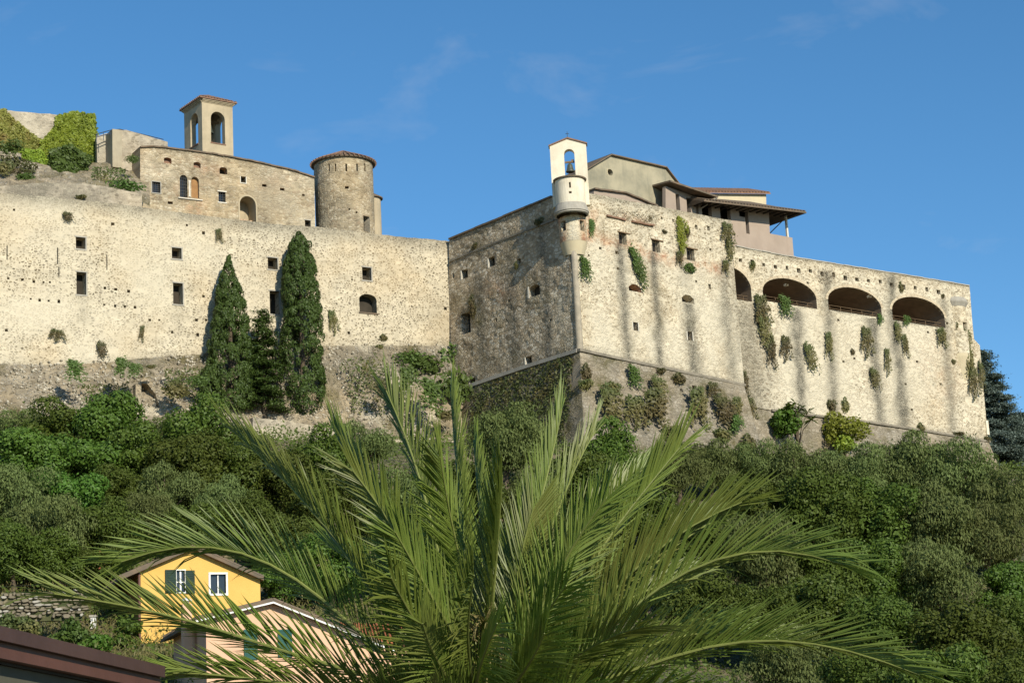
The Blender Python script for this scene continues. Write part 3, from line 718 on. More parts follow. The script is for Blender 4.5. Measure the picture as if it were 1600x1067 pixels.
# smooth rounded strip of dressed stone up the corner
b = MB()
zc0, zc1 = K[2] + PR.uv(904, 548)[1], K[2] + PR.uv(898, 372)[1]
b.lathe(K * [1, 1, 0] - (PL.N + PR.N) * 0.20, [(0.30, zc0), (0.27, zc0 + (zc1 - zc0) * 0.5), (0.26, zc1), (0.01, zc1 + 0.1)], 24)
b.build('corner_roll', M['corner_stone'], BA, smooth=True)
# scarp under the cordon
SO = np.array([K[0], K[1], zc0])
SR, SL = Plane(SO, 43, 13), Plane(SO, -50, 13)
edge_dir = np.cross(SR.N, SL.N); edge_dir *= -np.sign(edge_dir[2]); edge_dir /= -edge_dir[2] * 1.0
cornerR = [( (SO + edge_dir * t - SO) @ SR.U, (edge_dir * t) @ SR.V) for t in (0, 11.0)]
cornerL = [( (edge_dir * t) @ SL.U, (edge_dir * t) @ SL.V) for t in (0, 11.0)]
def scarp_wear(px, uv):
    W = np.zeros((len(px), 4)); W[:, 0] = 0.15 + 0.55 * fbm(uv[:, 0] * 0.4, uv[:, 1] * 0.3, 4)
    W[:, 1] = np.clip((fbm(uv[:, 0] * 0.55, uv[:, 1] * 0.6, 25) - 0.50) * 5, 0, 0.9); return W
def scarpL_wear(px, uv):
    W = scarp_wear(px, uv); W[:, 1] = np.clip(W[:, 1] + 0.55, 0, 1); return W
rs = [SR.uv(1163, 603), SR.uv(1192, 705), SR.uv(1200, 790)]
ls = [SL.uv(716, 611), SL.uv(716, 770)]
hs = [H(SR, 1086, 606, 8, 7, name='putlog_hole', depth=0.4), H(SR, 998, 592, 7, 9, name='putlog_hole', depth=0.4), H(SR, 985, 570, 4, 5, name='putlog_hole', depth=0.3), H(SR, 1065, 610, 4, 5, name='putlog_hole', depth=0.3)]
wall(BA, 'battered_base', SR, [cornerR[0], rs[0], rs[1], rs[2], cornerR[1]], hs, 0.36, M['scarp'], 1.0, 0.18, 0.5, scarp_wear, uv=True, cobble=0.08)
wall(BA, 'battered_base', SL, [ls[0], cornerL[0], cornerL[1], ls[1]], [], 0.4, M['scarp'], 0.06, 0.2, 0.5, scarpL_wear, uv=True, cobble=0.08)

# ------------------------------------------------------------------ arcade wall
ARC_TOP = [(1120, 378), (1150, 385), (1230, 401), (1330, 417), (1430, 433), (1515, 447)]
def arc_wear(px, uv):
    W = np.zeros((len(px), 4)); x, y = px[:, 0], px[:, 1]
    for l, w, k in [([(1244, 490), (1248, 560), (1255, 665)], 9, 1.1), ([(1292, 430), (1298, 540), (1304, 650)], 9, 0.85), ([(1362, 500), (1368, 580), (1376, 660)], 9, 1.1), ([(1392, 438), (1400, 530), (1414, 670)], 10, 1.1),
                    ([(1475, 470), (1480, 560), (1490, 680)], 7, 0.7), ([(1190, 500), (1205, 600)], 10, 0.5), ([(1360, 662), (1545, 690)], 6, 0.6)]:
        W[:, 0] = np.maximum(W[:, 0], streak(px, l, w, k))
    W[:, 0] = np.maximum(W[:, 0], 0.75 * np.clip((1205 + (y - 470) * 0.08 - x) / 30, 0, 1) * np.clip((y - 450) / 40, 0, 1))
    W[:, 0] = np.maximum(W[:, 0], 0.6 * np.clip(1 - (y - top_y(ARC_TOP, x)) / 7, 0, 1))
    W[:, 2] = np.clip((x - 1200) / 30, 0, 1) * np.clip(1.2 - (x - 1380) / 130, 0, 1) * np.clip((y - 440) / 40, 0, 1) * np.clip((fbm(uv[:, 0] * 0.3, uv[:, 1] * 0.3, 18) - 0.30) * 3.0, 0, 0.85)
    W[:, 3] = streak(px, [(1440, 560), (1470, 600)], 30, 0.25)
    return W
AW = thing('arcade_wall', 'pale rubble wall with a row of wide vaulted arches near its top, to the right of the bastion', 'wall', tuple(PA.hit(1340, 690)))
ha = []
ARCH = [(1104, 1174, 457, 416, 466), (1192, 1275, 461, 436, 476), (1294, 1376, 473, 450, 490), (1394, 1475, 488, 465, 506)]
arch_geo = []
for x0, x1, spr, apex, sill in ARCH:
    xm = (x0 + x1) / 2; u0, u1 = PA.uv(x0, spr)[0], PA.uv(x1, spr)[0]
    v0 = PA.uv(xm, sill)[1]; v1 = PA.uv(xm, apex)[1]
    L = loop_uv(u0, u1, v0, v1, 'vault', 14); arch_geo.append((u0, u1, v0, v1))
    ha.append(dict(loop=L, name='arch', depth=7.5, bm='vault', mat=M['vault']))
for i, x in enumerate(np.arange(1157, 1472, 18.2)):
    y = np.interp(x, [1157, 1460], [407, 455]) + R_.uniform(-1.5, 1.5)
    ha.append(H(PA, x, y, R_.uniform(4, 6), R_.uniform(5, 8), name='putlog_hole', depth=0.3))
for cx, cy in [(1433, 565), (1450, 519), (1335, 560), (1318, 565), (1415, 600), (1470, 600), (1230, 445), (1262, 442), (1360, 463), (1480, 505), (1310, 500), (1425, 640)]:
    ha.append(H(PA, cx, cy, 3.5, 3.5, name='putlog_hole', depth=0.3))
ARC_R = [(1519, 500), (1522, 530), (1531, 540), (1537, 610), (1544, 690)]
wall(AW, 'stonework', PA, ARC_TOP + ARC_R + [(1450, 675), (1360, 660), (1200, 640), (1120, 625)], ha, 0.34, M['right'], 1.3, 0.08, 0.5, arc_wear, rag=0.05, cobble=0.03, uoff=40)
for (u0, u1, v0, v1), seen in zip(arch_geo, (0.45, 1, 1, 1)):
    b = MB()
    for f in (0.32, 0.62): b.pbox(PA, u0 + 0.02, u1 - 0.02, v0 + f - 0.013, v0 + f + 0.013, -0.5, -0.474)
    for i in range(5):
        u = u0 + (u1 - u0) * (i + 0.5) / 5; b.pbox(PA, u - 0.018, u + 0.018, v0, v0 + 0.64, -0.54, -0.505)
    b.build('railing', M['timber'], AW)
    # arch ring of cut stones, a touch proud of the rubble
    L = loop_uv(u0, u1, v0, v1, 'vault', 16)[2:]; c = np.array([(u0 + u1) / 2, v1 - (v1 - v0) * 0.62])
    for i in range(16):
        p, q = L[i], L[i + 1]; w = 0.3
        dp, dq = (p - c) / np.linalg.norm(p - c), (q - c) / np.linalg.norm(q - c)
        sh = (q - p) * 0.03
        g = MB(); e = 0.012 + R_.uniform(0, 0.02)
        g.prism([PA.pt(p + sh, -0.25), PA.pt(q - sh, -0.25), PA.pt(q - sh + dq * w, -0.25), PA.pt(p + sh + dp * w, -0.25)], PA.N * (0.25 + e)).build('voussoir', M['ring_stone'], AW)
ST = Plane(PA.hit(1450, 675), 38, 13)
def scarp2_wear(px, uv):
    W = scarp_wear(px, uv) * 0.7; return W
wall(AW, 'battered_base', ST, [(1120, 627), (1200, 641), (1360, 661), (1450, 676), (1545, 691), (1568, 745), (1450, 760), (1120, 760)], [], 0.4, M['scarp'], 1.0, 0.15, 0.5, scarp2_wear, cobble=0.06)
strip(AW, 'cordon', PA, [(1205, 641), (1360, 660), (1450, 674), (1546, 690)], 0.2, -0.3, 0.16, M['scarp_trim'], 1.5, 0.01)
strip(AW, 'coping', PA, [(1150, 384.5), (1230, 400), (1330, 416), (1430, 432), (1514, 446)], 0.1, -1.2, 0.07, M['grey_stone'], 1.0)
# rounded corner turret at the far end
cu = PA.uv(1500, 500)
CC = PA.pt(cu, -0.75); rr = 1.25
zt = [z_at(CC[0], CC[1] - rr, y) for y in (447, 464, 472, 478, 575)]
cy_ = Cyl([CC[0], CC[1], 0], rr)
b = MB(); b.lathe([CC[0], CC[1], 0], [(rr - 0.45, zt[4] - 1.0), (rr, zt[4] + 1.2), (rr, zt[4] + 1.5)], 28); b.build('turret_foot', M['cream_plaster'], AW)
wall(AW, 'corner_turret', cy_, [(-2.4 * rr, zt[4] + 1.5), (2.6 * rr, zt[4] + 1.5), (2.6 * rr, zt[2]), (-2.4 * rr, zt[2])], [H(cy_, 1508, 510, 6, 13, name='window', depth=0.3)], 0.3, M['right'], 0.4, 0.02, uv=True)
b = MB(); b.lathe([CC[0], CC[1], 0], [(rr, zt[3]), (rr + 0.22, zt[2] + 0.03), (rr + 0.24, zt[2] + 0.14), (rr + 0.08, zt[1]), (rr, zt[1] + 0.05)], 28); b.build('corbel_ring', M['grey_stone'], AW)
cz_ = Cyl([CC[0], CC[1], 0], rr - 0.06)
wall(AW, 'turret_parapet', cz_, [(-2.4 * rr, zt[1] - 0.1), (2.6 * rr, zt[1] - 0.1), (2.6 * rr, zt[0] - 0.12), (-2.4 * rr, zt[0] - 0.12)], [], 0.3, M['right'], 0.5, 0.03, uv=True)
b = MB(); e = PA.uv(1541, 668); b.pbox(PA, e[0] - 0.1, e[0] + 0.25, e[1] - 0.7, e[1] + 0.7, -0.2, 0.12); b.build('drain_spout', M['white'], AW)
# ------------------------------------------------------------------ upper palace behind the curtain
PP = PC.back(7.0)
def plain_wear(k=0.5, br=0.0):
    def f(px, uv):
        W = np.zeros((len(px), 4)); W[:, 0] = k * np.clip((fbm(uv[:, 0] * 0.35, uv[:, 1] * 0.3, 61) - 0.42) * 3.5, 0, 1)
        W[:, 2] = 0.5 * np.clip((fbm(uv[:, 0] * 0.3, uv[:, 1] * 0.35, 71) - 0.55) * 4, 0, 1); return W
    return f
PAL_TOP = [(219, 230), (240, 229), (262, 231), (330, 240), (395, 252), (450, 264), (491, 277)]
def pal_wear(px, uv):
    W = plain_wear(0.4)(px, uv); x, y = px[:, 0], px[:, 1]
    W[:, 3] = streak(px, [(304, 320), (306, 326)], 10, 0.9) + streak(px, [(325, 264), (342, 268)], 6, 0.4) + streak(px, [(425, 284), (452, 290)], 8, 0.25) + 0.4 * np.clip((fbm(uv[:, 0] * 0.5, uv[:, 1] * 0.6, 77) - 0.6) * 5, 0, 1)
    W[:, 0] = np.maximum(W[:, 0], 0.55 * np.clip(1 - (y - top_y(PAL_TOP, x)) / 6, 0, 1)); return W
PAb = thing('palace', 'tan stone palace block with twin arched window and arched doorway above the long curtain wall', 'building', tuple(PP.hit(360, 340)))
hp = [H(PP, 262, 251, 12, 9, 'segment', name='niche', depth=0.35, bm='tile', brick=1.0), H(PP, 308, 258, 11, 9, 'segment', name='niche', depth=0.35, bm='tile', brick=1.0), H(PP, 349, 267, 12, 11, 'segment', name='niche', depth=0.7, brick=0.8)]
hp += [H(PP, 244, 293, 13, 17, name='window', depth=0.35, grille=(3, 4), frame=('lrtb', 0.08, 'grey_stone'), bm='glass'), H(PP, 347, 308, 11, 16, name='window', depth=0.4, grille=(2, 3), frame=('tb', 0.1, 'pale_stone'), bm='glass')]
hp += [H(PP, 380, 281, 8, 10, name='window', depth=0.5, frame=('lrb', 0.07, 'pale_stone')), H(PP, 481, 351, 9, 13, name='window', depth=0.5, frame=('t', 0.08, 'grey_stone'))]
hp += [H(PP, 287, 291, 12, 35, 'arch', name='arched_light', depth=0.5, grille=(3, 6), bm='glass', label='glazed left light of the twin arched window'), H(PP, 305, 293, 12, 33, 'arch', name='arched_light', depth=0.3, bm='shutter_wood', label='right light of the twin arched window closed by a wooden shutter')]
hp += [H(PP, 387, 328, 25, 42, 'arch', name='arched_doorway', depth=1.6, mat=M['tower_plaster'], bm='tower_plaster')]
for q in [(413, 290, 7, 4), (441, 296, 7, 4), (474, 305, 4, 3), (266, 317, 8, 4)]: hp.append(H(PP, *q, name='putlog_hole', depth=0.3, brick=0.6))
wall(PAb, 'stonework', PP, PAL_TOP + [(493, 365), (380, 352), (219, 335)], hp, 0.34, M['palace'], 8.0, 0.05, 0.5, pal_wear, rag=0.02, cobble=0.02)
# moulded surround of the doorway
b = MB(); u0, u1, v0, v1 = rect_uv(PP, 387, 328, 25, 42); L = loop_uv(u0, u1, v0, v1, 'arch', 14)[2:]; c = np.array([(u0 + u1) / 2, v1 - (u1 - u0) / 2])
for p, q in zip(L[:-1], L[1:]):
    dp, dq = (p - c) / np.linalg.norm(p - c), (q - c) / np.linalg.norm(q - c)
    b.prism([PP.pt(p, -0.1), PP.pt(q, -0.1), PP.pt(q + dq * 0.14, -0.1), PP.pt(p + dp * 0.14, -0.1)], PP.N * 0.15)
b.pbox(PP, u0 - 0.14, u0, v0, c[1], -0.1, 0.05); b.pbox(PP, u1, u1 + 0.14, v0, c[1], -0.1, 0.05)
b.build('door_surround', M['tower_plaster'], PAb)
b = MB(); s0 = PP.uv(278, 309); s1 = PP.uv(316, 314); b.pbox(PP, s0[0], s1[0], s1[1] - 0.02, s0[1] + 0.02, -0.2, 0.14); b.build('sill', M['pale_stone'], PAb)
b = MB(); s0 = PP.uv(296.3, 308); b.lathe(PP.pt(s0, 0.0), [(0.10, 0), (0.075, 0.1), (0.07, 1.15), (0.12, 1.35), (0.13, 1.45), (0.0, 1.46)], 12); b.build('column', M['pale_stone'], PAb, smooth=True)
strip(PAb, 'roof_edge', PP, PAL_TOP, 0.13, -7.5, 0.16, M['old_tile'], 0.5, 0.025)
# floor of loose stones in the doorway
sd = MB()
for i in range(6):
    p = PP.pt((u0 + (u1 - u0) * R_.uniform(0.3, 0.95), v0 + 0.25), -R_.uniform(0.5, 1.3)); sd.lathe(p, [(0.01, 0), (0.2, 0.1), (0.16, 0.32), (0.01, 0.36)], 7)
sd.build('rubble', M['keep'], PAb)['kind'] = 'stuff'

# ------------------------------------------------------------------ campanile
CB = Plane(PP.hit(316, 205) - PP.N * 2.0, 36)
CB = Plane(np.array([*CB.hit(316, 205)[:2], 0.0]), 36)
CL = Plane(CB.O, -54)
cw_ = CB.uv(364, 205)[0]; cl_ = CL.uv(288, 205)[0]; cl_ = -abs(cl_)
czt = CB.uv(315.5, 155)[1]; czb = CB.uv(317, 244)[1] - 2.2
CT = thing('bell_tower', 'square tan campanile with open arches and low tiled roof rising behind the palace', 'tower', (CB.O[0], CB.O[1], czb))
def arch_h(pl, x0, x1, y0, y1, **k):
    return dict(loop=loop_uv(*rect_uv(pl, (x0 + x1) / 2, (y0 + y1) / 2, x1 - x0, y1 - y0), 'arch', 10), name='arch', back=False, **k)
af = arch_h(CB, 329.5, 351.5, 175, 224, depth=0.55, mat=M['tower_plaster'])
al = arch_h(CL, 297.5, 309.5, 177.5, 228, depth=0.55, mat=M['tower_plaster'])
rect_f = [(0, czb), (cw_, czb), (cw_, czt), (0, czt)]; rect_l = [(cl_, czb), (0, czb), (0, czt), (cl_, czt)]
wall(CT, 'front_wall', CB, rect_f, [af], 0.3, M['tower_plaster'], 0.55, 0.03, uv=True)
wall(CT, 'left_wall', CL, [(cl_, czb), (-0.552, czb), (-0.552, czt), (cl_, czt)], [al], 0.3, M['tower_plaster'], 0.55, 0.03, uv=True)
CBb, CLb = Plane(CB.O + CL.U * (cl_ + 0.55), 36), Plane(CL.O + CB.U * cw_ + 0 * CL.N, -54)
af2 = dict(af); al2 = dict(al)
wall(CT, 'back_wall', CBb, [(0.552, czb), (cw_ - 0.002, czb), (cw_ - 0.002, czt), (0.552, czt)], [dict(loop=np.clip(af['loop'], -99, 99), name='arch', back=False, depth=0.55, mat=M['tower_plaster'])], 0.4, M['tower_plaster'], 0.55, 0.0, uv=True)
CLr = Plane(CL.O + CB.U * (cw_ - 0.55), -54)
wall(CT, 'right_wall', CLr, [(cl_ + 0.56, czb), (-0.556, czb), (-0.556, czt), (cl_ + 0.56, czt)], [dict(loop=al['loop'], name='arch', back=False, depth=0.5, mat=M['tower_plaster'])], 0.4, M['tower_plaster'], 0.5, 0.0, uv=True)
# brick sills
b = MB(); l = af['loop']; b.pbox(CB, l[:, 0].min() - 0.06, l[:, 0].max() + 0.06, l[:, 1].min() - 0.1, l[:, 1].min(), -0.6, 0.05); b.build('sill', M['tile'], CT)
b = MB(); l = al['loop']; b.pbox(CL, l[:, 0].min() - 0.2, l[:, 0].max() + 0.06, l[:, 1].min() - 0.1, l[:, 1].min(), -0.6, 0.08); b.build('sill', M['tile'], CT)
# roof
ov = 0.32
def cpt(u, w, z): p = CB.O + CB.U * u + CL.U * w; return np.array([p[0], p[1], z])
cor = [(-ov, ov), (cw_ + ov, ov), (cw_ + ov, cl_ - ov), (-ov, cl_ - ov)]
mid = cpt(cw_ / 2, cl_ / 2, 0); zap = z_at(mid[0], mid[1], 150.5)
b = MB(); E0 = [cpt(u, w, czt + 0.02) for u, w in cor]; E1 = [cpt(u, w, czt + 0.12) for u, w in cor]
b.add(E0 + E1 + [cpt(cw_ / 2, cl_ / 2, max(zap, czt + 0.5))], [(3, 2, 1, 0), (0, 1, 5, 4), (1, 2, 6, 5), (2, 3, 7, 6), (3, 0, 4, 7), (4, 5, 8), (5, 6, 8), (6, 7, 8), (7, 4, 8)])
rf = b.build('roof', M['tile'], CT)
b = MB(); ap = cpt(cw_ / 2, cl_ / 2, max(zap, czt + 0.5) + 0.03)
for q in range(4):
    A, Bq = E1[q], E1[(q + 1) % 4]; nrow = 13
    for i in range(nrow):
        t = (i + 0.5) / nrow; s = A + (Bq - A) * t
        # tile courses run up the slope and stop at the hips
        k = 1 - abs(2 * t - 1); up = ap - (A + Bq) / 2
        b.tube([s + [0, 0, 0.03], s + up * k * 0.97 + [0, 0, 0.03]], 0.075, 6)
t_ = b.build('roof_tiles', M['tile'], CT); t_['kind'] = 'stuff'
# concave cornice under the eaves of the two faces one sees
for pl, a, c in ((CB, 0, cw_), (CL, cl_, 0)):
    b = MB()
    for i in range(3):
        b.pbox(pl, a - 0.0 - 0.08 * i * (pl is CL), c + 0.08 * i * (pl is CB), czt - 0.26 + 0.09 * i, czt - 0.18 + 0.09 * i + (0.015 if i == 2 else 0), -0.2, 0.05 + 0.085 * i)
    b.build('cornice', M['tower_plaster'], CT)
# bell and its beam
bm_ = PP.hit(340, 200); bc = cpt(cw_ / 2, cl_ / 2, 0); bz = z_at(bc[0], bc[1], 190)
b = MB(); b.box([bc[0], bc[1], bz], CB.U * (cw_ / 2 - 0.5), CL.U * 0.09, [0, 0, 0.09]); b.build('bell_beam', M['timber'], CT)
b = MB(); b.lathe([bc[0], bc[1], bz - 1.15], [(0.44, 0), (0.46, 0.05), (0.36, 0.22), (0.29, 0.6), (0.26, 0.82), (0.12, 0.95), (0.05, 1.1), (0.01, 1.1)], 20); b.build('bell', M['bronze'], CT, smooth=True)

# ------------------------------------------------------------------ round tower
tcp = PC.back(8.0).hit(541, 400); TR = 46.2 / ppm(tcp)
TCn = np.array([tcp[0], tcp[1], 0]); tz1 = z_at(tcp[0], tcp[1] - TR, 245); tz0 = z_at(tcp[0], tcp[1] - TR, 372)
RT = thing('round_tower', 'round tan stone tower with arrow slits and low conical tiled roof beside the palace', 'tower', (tcp[0], tcp[1], tz0))
TC = Cyl(TCn, TR)
ht = [H(TC, x, 262, 2.6, 12, name='arrow_slit', depth=0.4) for x in (514, 524, 541, 558, 570)] + [H(TC, 573, 350, 10, 24, name='doorway', depth=0.6, mat=M['keep'], soot=0.4), H(TC, 542, 293, 6, 4, name='putlog_hole', depth=0.3), H(TC, 557, 332, 3, 3, name='putlog_hole', depth=0.3), H(TC, 546, 327, 3, 3, name='putlog_hole', depth=0.3)]
wall(RT, 'stonework', TC, [(-2.8 * TR, tz0), (2.8 * TR, tz0), (2.8 * TR, tz1), (-2.8 * TR, tz1)], ht, 0.34, M['palace'], 0.7, 0.05, 0.5, plain_wear(0.45), uv=True, uoff=80)
tza = z_at(tcp[0], tcp[1], 236.5)
b = MB(); b.lathe(TCn, [(TR * 0.9, tz1 - 0.02), (TR + 0.24, tz1 + 0.0), (TR + 0.25, tz1 + 0.09), (0.02, max(tza, tz1 + 0.7))], 48); b.build('roof', M['old_tile'], RT)
b = MB(); hz = max(tza, tz1 + 0.7)
for i in range(44):
    a = 2 * math.pi * i / 44; d = np.array([math.cos(a), math.sin(a), 0]); k = 0.3 if i % 2 else 0.62
    p0 = TCn + d * (TR + 0.37) + [0, 0, tz1 + 0.12]; p1 = TCn + d * (TR + 0.37) * (1 - 0.94 * (1 if i % 4 == 0 else 0.55 if i % 2 == 0 else 0.4)) ; p1 = p1 + [0, 0, 0]; f = np.linalg.norm((p1 - TCn)[:2]) / (TR + 0.36)
    p1[2] = tz1 + 0.13 + (hz - tz1 - 0.11) * (1 - f); b.tube([p0, p1], 0.075, 6)
b.build('roof_tiles', M['tile'], RT)['kind'] = 'stuff'
# small half-round turret clinging to its far side
q = TCn + np.array([0.86, 0.51, 0]) * (TR - 0.05); r2 = 0.95
z2 = z_at(q[0], q[1], 312); b = MB(); b.lathe([q[0], q[1], 0], [(r2, tz0), (r2, z2)], 24); tu = b.build('side_turret', M['tower_plaster'], RT)
b = MB(); b.lathe([q[0], q[1], 0], [(r2 * 0.9, z2 - 0.02), (r2 + 0.2, z2), (r2 + 0.21, z2 + 0.1), (0.01, z2 + 0.75)], 24); b.build('turret_roof', M['old_tile'], RT)

# ------------------------------------------------------------------ keep, terrace and the rough ground above the curtain
RW = PC.back(2.2)
t_ = thing('retaining_wall', 'low grey retaining wall running along the top of the curtain wall at far left', 'wall', tuple(RW.hit(60, 300)))
RW_TOP = [(-140, 277), (0, 291), (40, 288), (75, 285), (150, 289), (190, 297), (222, 303)]
wall(t_, 'stonework', RW, RW_TOP + [(222, 345), (-140, 320)], [], 0.4, M['keep'], 1.2, 0.08, 0.5, plain_wear(0.7), rag=0.14, cobble=0.06)
ruled('castle_rock', ln(PC.back(10.5), [(-140, 222), (0, 232), (60, 248), (110, 258), (150, 256), (205, 258), (230, 262)]), ln(PC.back(3.0), [(-140, 286), (0, 300), (75, 294), (150, 298), (215, 308), (235, 318)]), M['rock'], 80, 26, 0.55, 9, 0.45,
      lambda px, uv: np.stack([0.2 * fbm(uv[:, 0] * 0.4, uv[:, 1] * 0.4, 4), np.clip((fbm(uv[:, 0] * 0.5, uv[:, 1] * 0.5, 5) - 0.5) * 5, 0, 0.8), 0 * px[:, 0], 0 * px[:, 0]], 1))
KP = PC.back(12.0)
kw = thing('keep_wall', 'old grey keep wall at upper left, overgrown with yellow-green ivy', 'wall', tuple(KP.hit(60, 250)))
wall(kw, 'stonework', KP, [(-140, 158), (0, 172), (70, 178), (147, 184), (150, 225), (156, 275), (60, 285), (-140, 262)], [], 0.42, M['keep'], 6.0, 0.1, 0.4, plain_wear(0.5), rag=0.08, cobble=0.05)
b = MB(); p = KP.pt(KP.uv(130, 179), -0.6); b.box(p, [0.22, 0, 0], [0, 0.22, 0], [0, 0, 0.28]); b.build('chimney_pot', M['keep'], kw)
TM = PC.back(9.0)
te = thing('terrace_wall', 'terrace wall with plastered pier and blue railing between the ivy keep and the palace', 'wall', tuple(TM.hit(215, 262)))
wall(te, 'stonework', TM, [(189, 204), (197, 203), (262, 222), (262, 268), (205, 268), (189, 263)], [], 0.4, M['keep'], 4.0, 0.05, 0.5, plain_wear(0.4), rag=0.03, cobble=0.04)
pa, pb = TM.uv(175, 230), TM.uv(189, 230); pt_, pb_ = TM.uv(180, 203)[1], TM.uv(180, 262)[1]
b = MB(); b.pbox(TM, pa[0], pb[0] + 0.05, pb_, pt_, -1.6, 0.12); b.build('pier', M['pier_plaster'], te)
def poly_tube(b, pts, r): b.tube(pts, r, 6)
b = MB(); rl = [(153, 207.5), (175, 201.5), (190, 200), (225, 208), (258, 216)]
base = [np.array(TM.hit(*p)) - TM.N * 0.4 for p in rl]
for dz in (0, -0.28): poly_tube(b, [q + [0, 0, dz] for q in base], 0.04)
for i in range(len(base) - 1):
    for t in (0.0, 0.5):
        q = base[i] + (base[i + 1] - base[i]) * t; b.tube([q, q - [0, 0, 0.75]], 0.03, 6)
b.build('railing', M['blue_rail'], te)
bw = thing('rear_wall', 'short shaded stone wall between the ivy-covered keep and the plastered pier', 'wall', tuple(TM.hit(160, 250)))
TL_ = Plane(TM.pt(pa, -1.62), 20); wall(bw, 'stonework', TL_, [(151, 213), (172, 207), (172, 262), (152, 262)], [], 0.5, M['keep'], 1.5, 0.05, 0.5, plain_wear(0.8), cobble=0.05)

# ------------------------------------------------------------------ bell turret on the bastion's corner
g_ = hdir((859, 228), (917, 224)); AX = K - (PL.N + PR.N) * 0.12; AX = np.array([AX[0], AX[1], 0])
s_ = ppm([AX[0], AX[1], K[2] + 8])
def tz(py, r=0.0): return z_at(AX[0], AX[1] - r, py)
BT = thing('bell_turret', 'white plastered bell gable and round turret perched on the corner of the bastion', 'turret', (AX[0], AX[1], tz(330)))
GP = Plane(AX + np.array([0, 0.12, 0]), math.degrees(g_))
gu0, gu1 = GP.uv(859.5, 240)[0], GP.uv(916.5, 240)[0]
ge = (GP.uv(859, 228)[1] + GP.uv(917, 224)[1]) / 2; ga = GP.uv(887, 217)[1]; gb = GP.uv(890, 322)[1]
oh = rect_uv(GP, 890, 253, 16.5, 40)
wall(BT, 'gable_wall', GP, [(gu0, gb), (gu1, gb), (gu1, ge), ((gu0 + gu1) / 2, ga), (gu0, ge)], [dict(loop=loop_uv(oh[0], oh[1], oh[2] - 0.5, oh[3], 'arch', 12), name='bell_opening', depth=0.62, back=False, mat=M['white'])], 0.3, M['white'], 0.62, 0.015, uv=True)
b = MB(); gm = (gu0 + gu1) / 2
for s, ue in ((-1, gu0 - 0.1), (1, gu1 + 0.1)):
    ve = ge - 0.03
    b.prism([GP.pt((gm, ga + 0.0), 0.1), GP.pt((ue, ve - 0.04), 0.1), GP.pt((ue, ve + 0.07), 0.1), GP.pt((gm, ga + 0.12), 0.1)], -GP.N * 0.82)
b.build('roof', M['tile'], BT)
p = GP.pt((gm, ga + 0.1), -0.3)
b = MB(); b.tube([p, p + [0, 0, 0.62]], 0.022, 5); b.tube([p + GP.U * -0.14 + [0, 0, 0.44], p + GP.U * 0.14 + [0, 0, 0.44]], 0.02, 5); b.build('cross', M['iron'], BT)
bo = np.array(GP.pt(((oh[0] + oh[1]) / 2, GP.uv(889.5, 267.5)[1]), -0.31))
bell = MB(); bell.lathe(bo, [(0.35, 0), (0.37, 0.05), (0.29, 0.2), (0.23, 0.45), (0.21, 0.62), (0.1, 0.72), (0.03, 0.86), (0.005, 0.86)], 22); bo_ = bell.build('bell', M['bronze'], BT, smooth=True)
b = MB(); b.box(bo + [0, 0, 0.86], GP.U * 0.39, GP.N * 0.07, [0, 0, 0.07]); b.box(bo + GP.U * 0.24 + [0, 0, 0.98], GP.U * 0.1, GP.N * 0.08, [0, 0, 0.08]); b.build('headstock', M['timber'], BT)
b = MB(); b.tube([bo + [0, 0, 0.3], bo + [0, 0, -0.07]], [0.02, 0.045], 6); b.build('clapper', M['iron'], bo_)
RD = 23.3 / s_
DC = Cyl(AX - np.array([0, 0.12, 0]), RD)
dz0, dz1 = z_at(AX[0], AX[1] - RD, 320), z_at(AX[0], AX[1] - RD, 277)
wall(BT, 'drum', DC, [(-2.0 * RD, dz0), (2.0 * RD, dz0), (2.0 * RD, dz1), (-2.0 * RD, dz1)], [H(DC, 890.5, 289, 3, 9, name='slit', depth=0.25), H(DC, 891, 300.5, 4.5, 3.5, name='slit', depth=0.25)], 0.2, M['white'], 0.3, 0.015, uv=True)
b = MB(); b.lathe(DC.O, [(RD * 0.9, dz1 - 0.03), (RD + 0.14, dz1), (RD + 0.16, dz1 + 0.1), (RD * 0.3, dz1 + 0.22), (0.01, dz1 + 0.22)], 36); b.build('drum_roof', M['old_tile'], BT)
rk = K * [1, 1, 0] - (PL.N + PR.N) * 0.05
RR = 27.0 / s_; rz = z_at(rk[0], rk[1] - RR, 326)
b = MB(); b.lathe(rk, [(RR - 0.16, rz - 0.22), (RR - 0.02, rz - 0.14), (RR - 0.05, rz - 0.06), (RR + 0.02, rz), (RR, rz + 0.12), (RD + 0.12, rz + 0.42), (RD, rz + 0.75)], 40); b.build('corbel_ring', M['grey_stone'], BT)
zl = z_at(rk[0], rk[1] - 0.9, 378)
r3 = 21.5 / s_; rk3 = K * [1, 1, 0] - (PL.N + PR.N) * 0.66
C3 = Cyl(rk3, r3)
def corner_wear(px, uv):
    W = np.zeros((len(px), 4)); W[:, 2] = np.clip(1.3 - np.abs(uv[:, 0] - 0.05) / 0.45, 0, 1); W[:, 3] = np.clip((np.abs(uv[:, 0]) - 0.4) * 2.5, 0, 1) * 0.9
    W[:, 0] = 0.5 * np.clip((zl + 0.9 - uv[:, 1]) / 0.9, 0, 1); return W
wall(BT, 'rounded_corner', C3, [(-2.0 * r3, zl + 0.35), (2.0 * r3, zl + 0.35), (2.0 * r3, rz - 0.18), (-2.0 * r3, rz - 0.18)], [H(C3, 880.5, 353, 7, 16, name='window', depth=0.4, grille=(1, 0)), H(C3, 909.5, 352.5, 7, 16, name='window', depth=0.4, grille=(1, 0))], 0.16, M['right'], 0.3, 0.02, 0.5, corner_wear, uv=True)
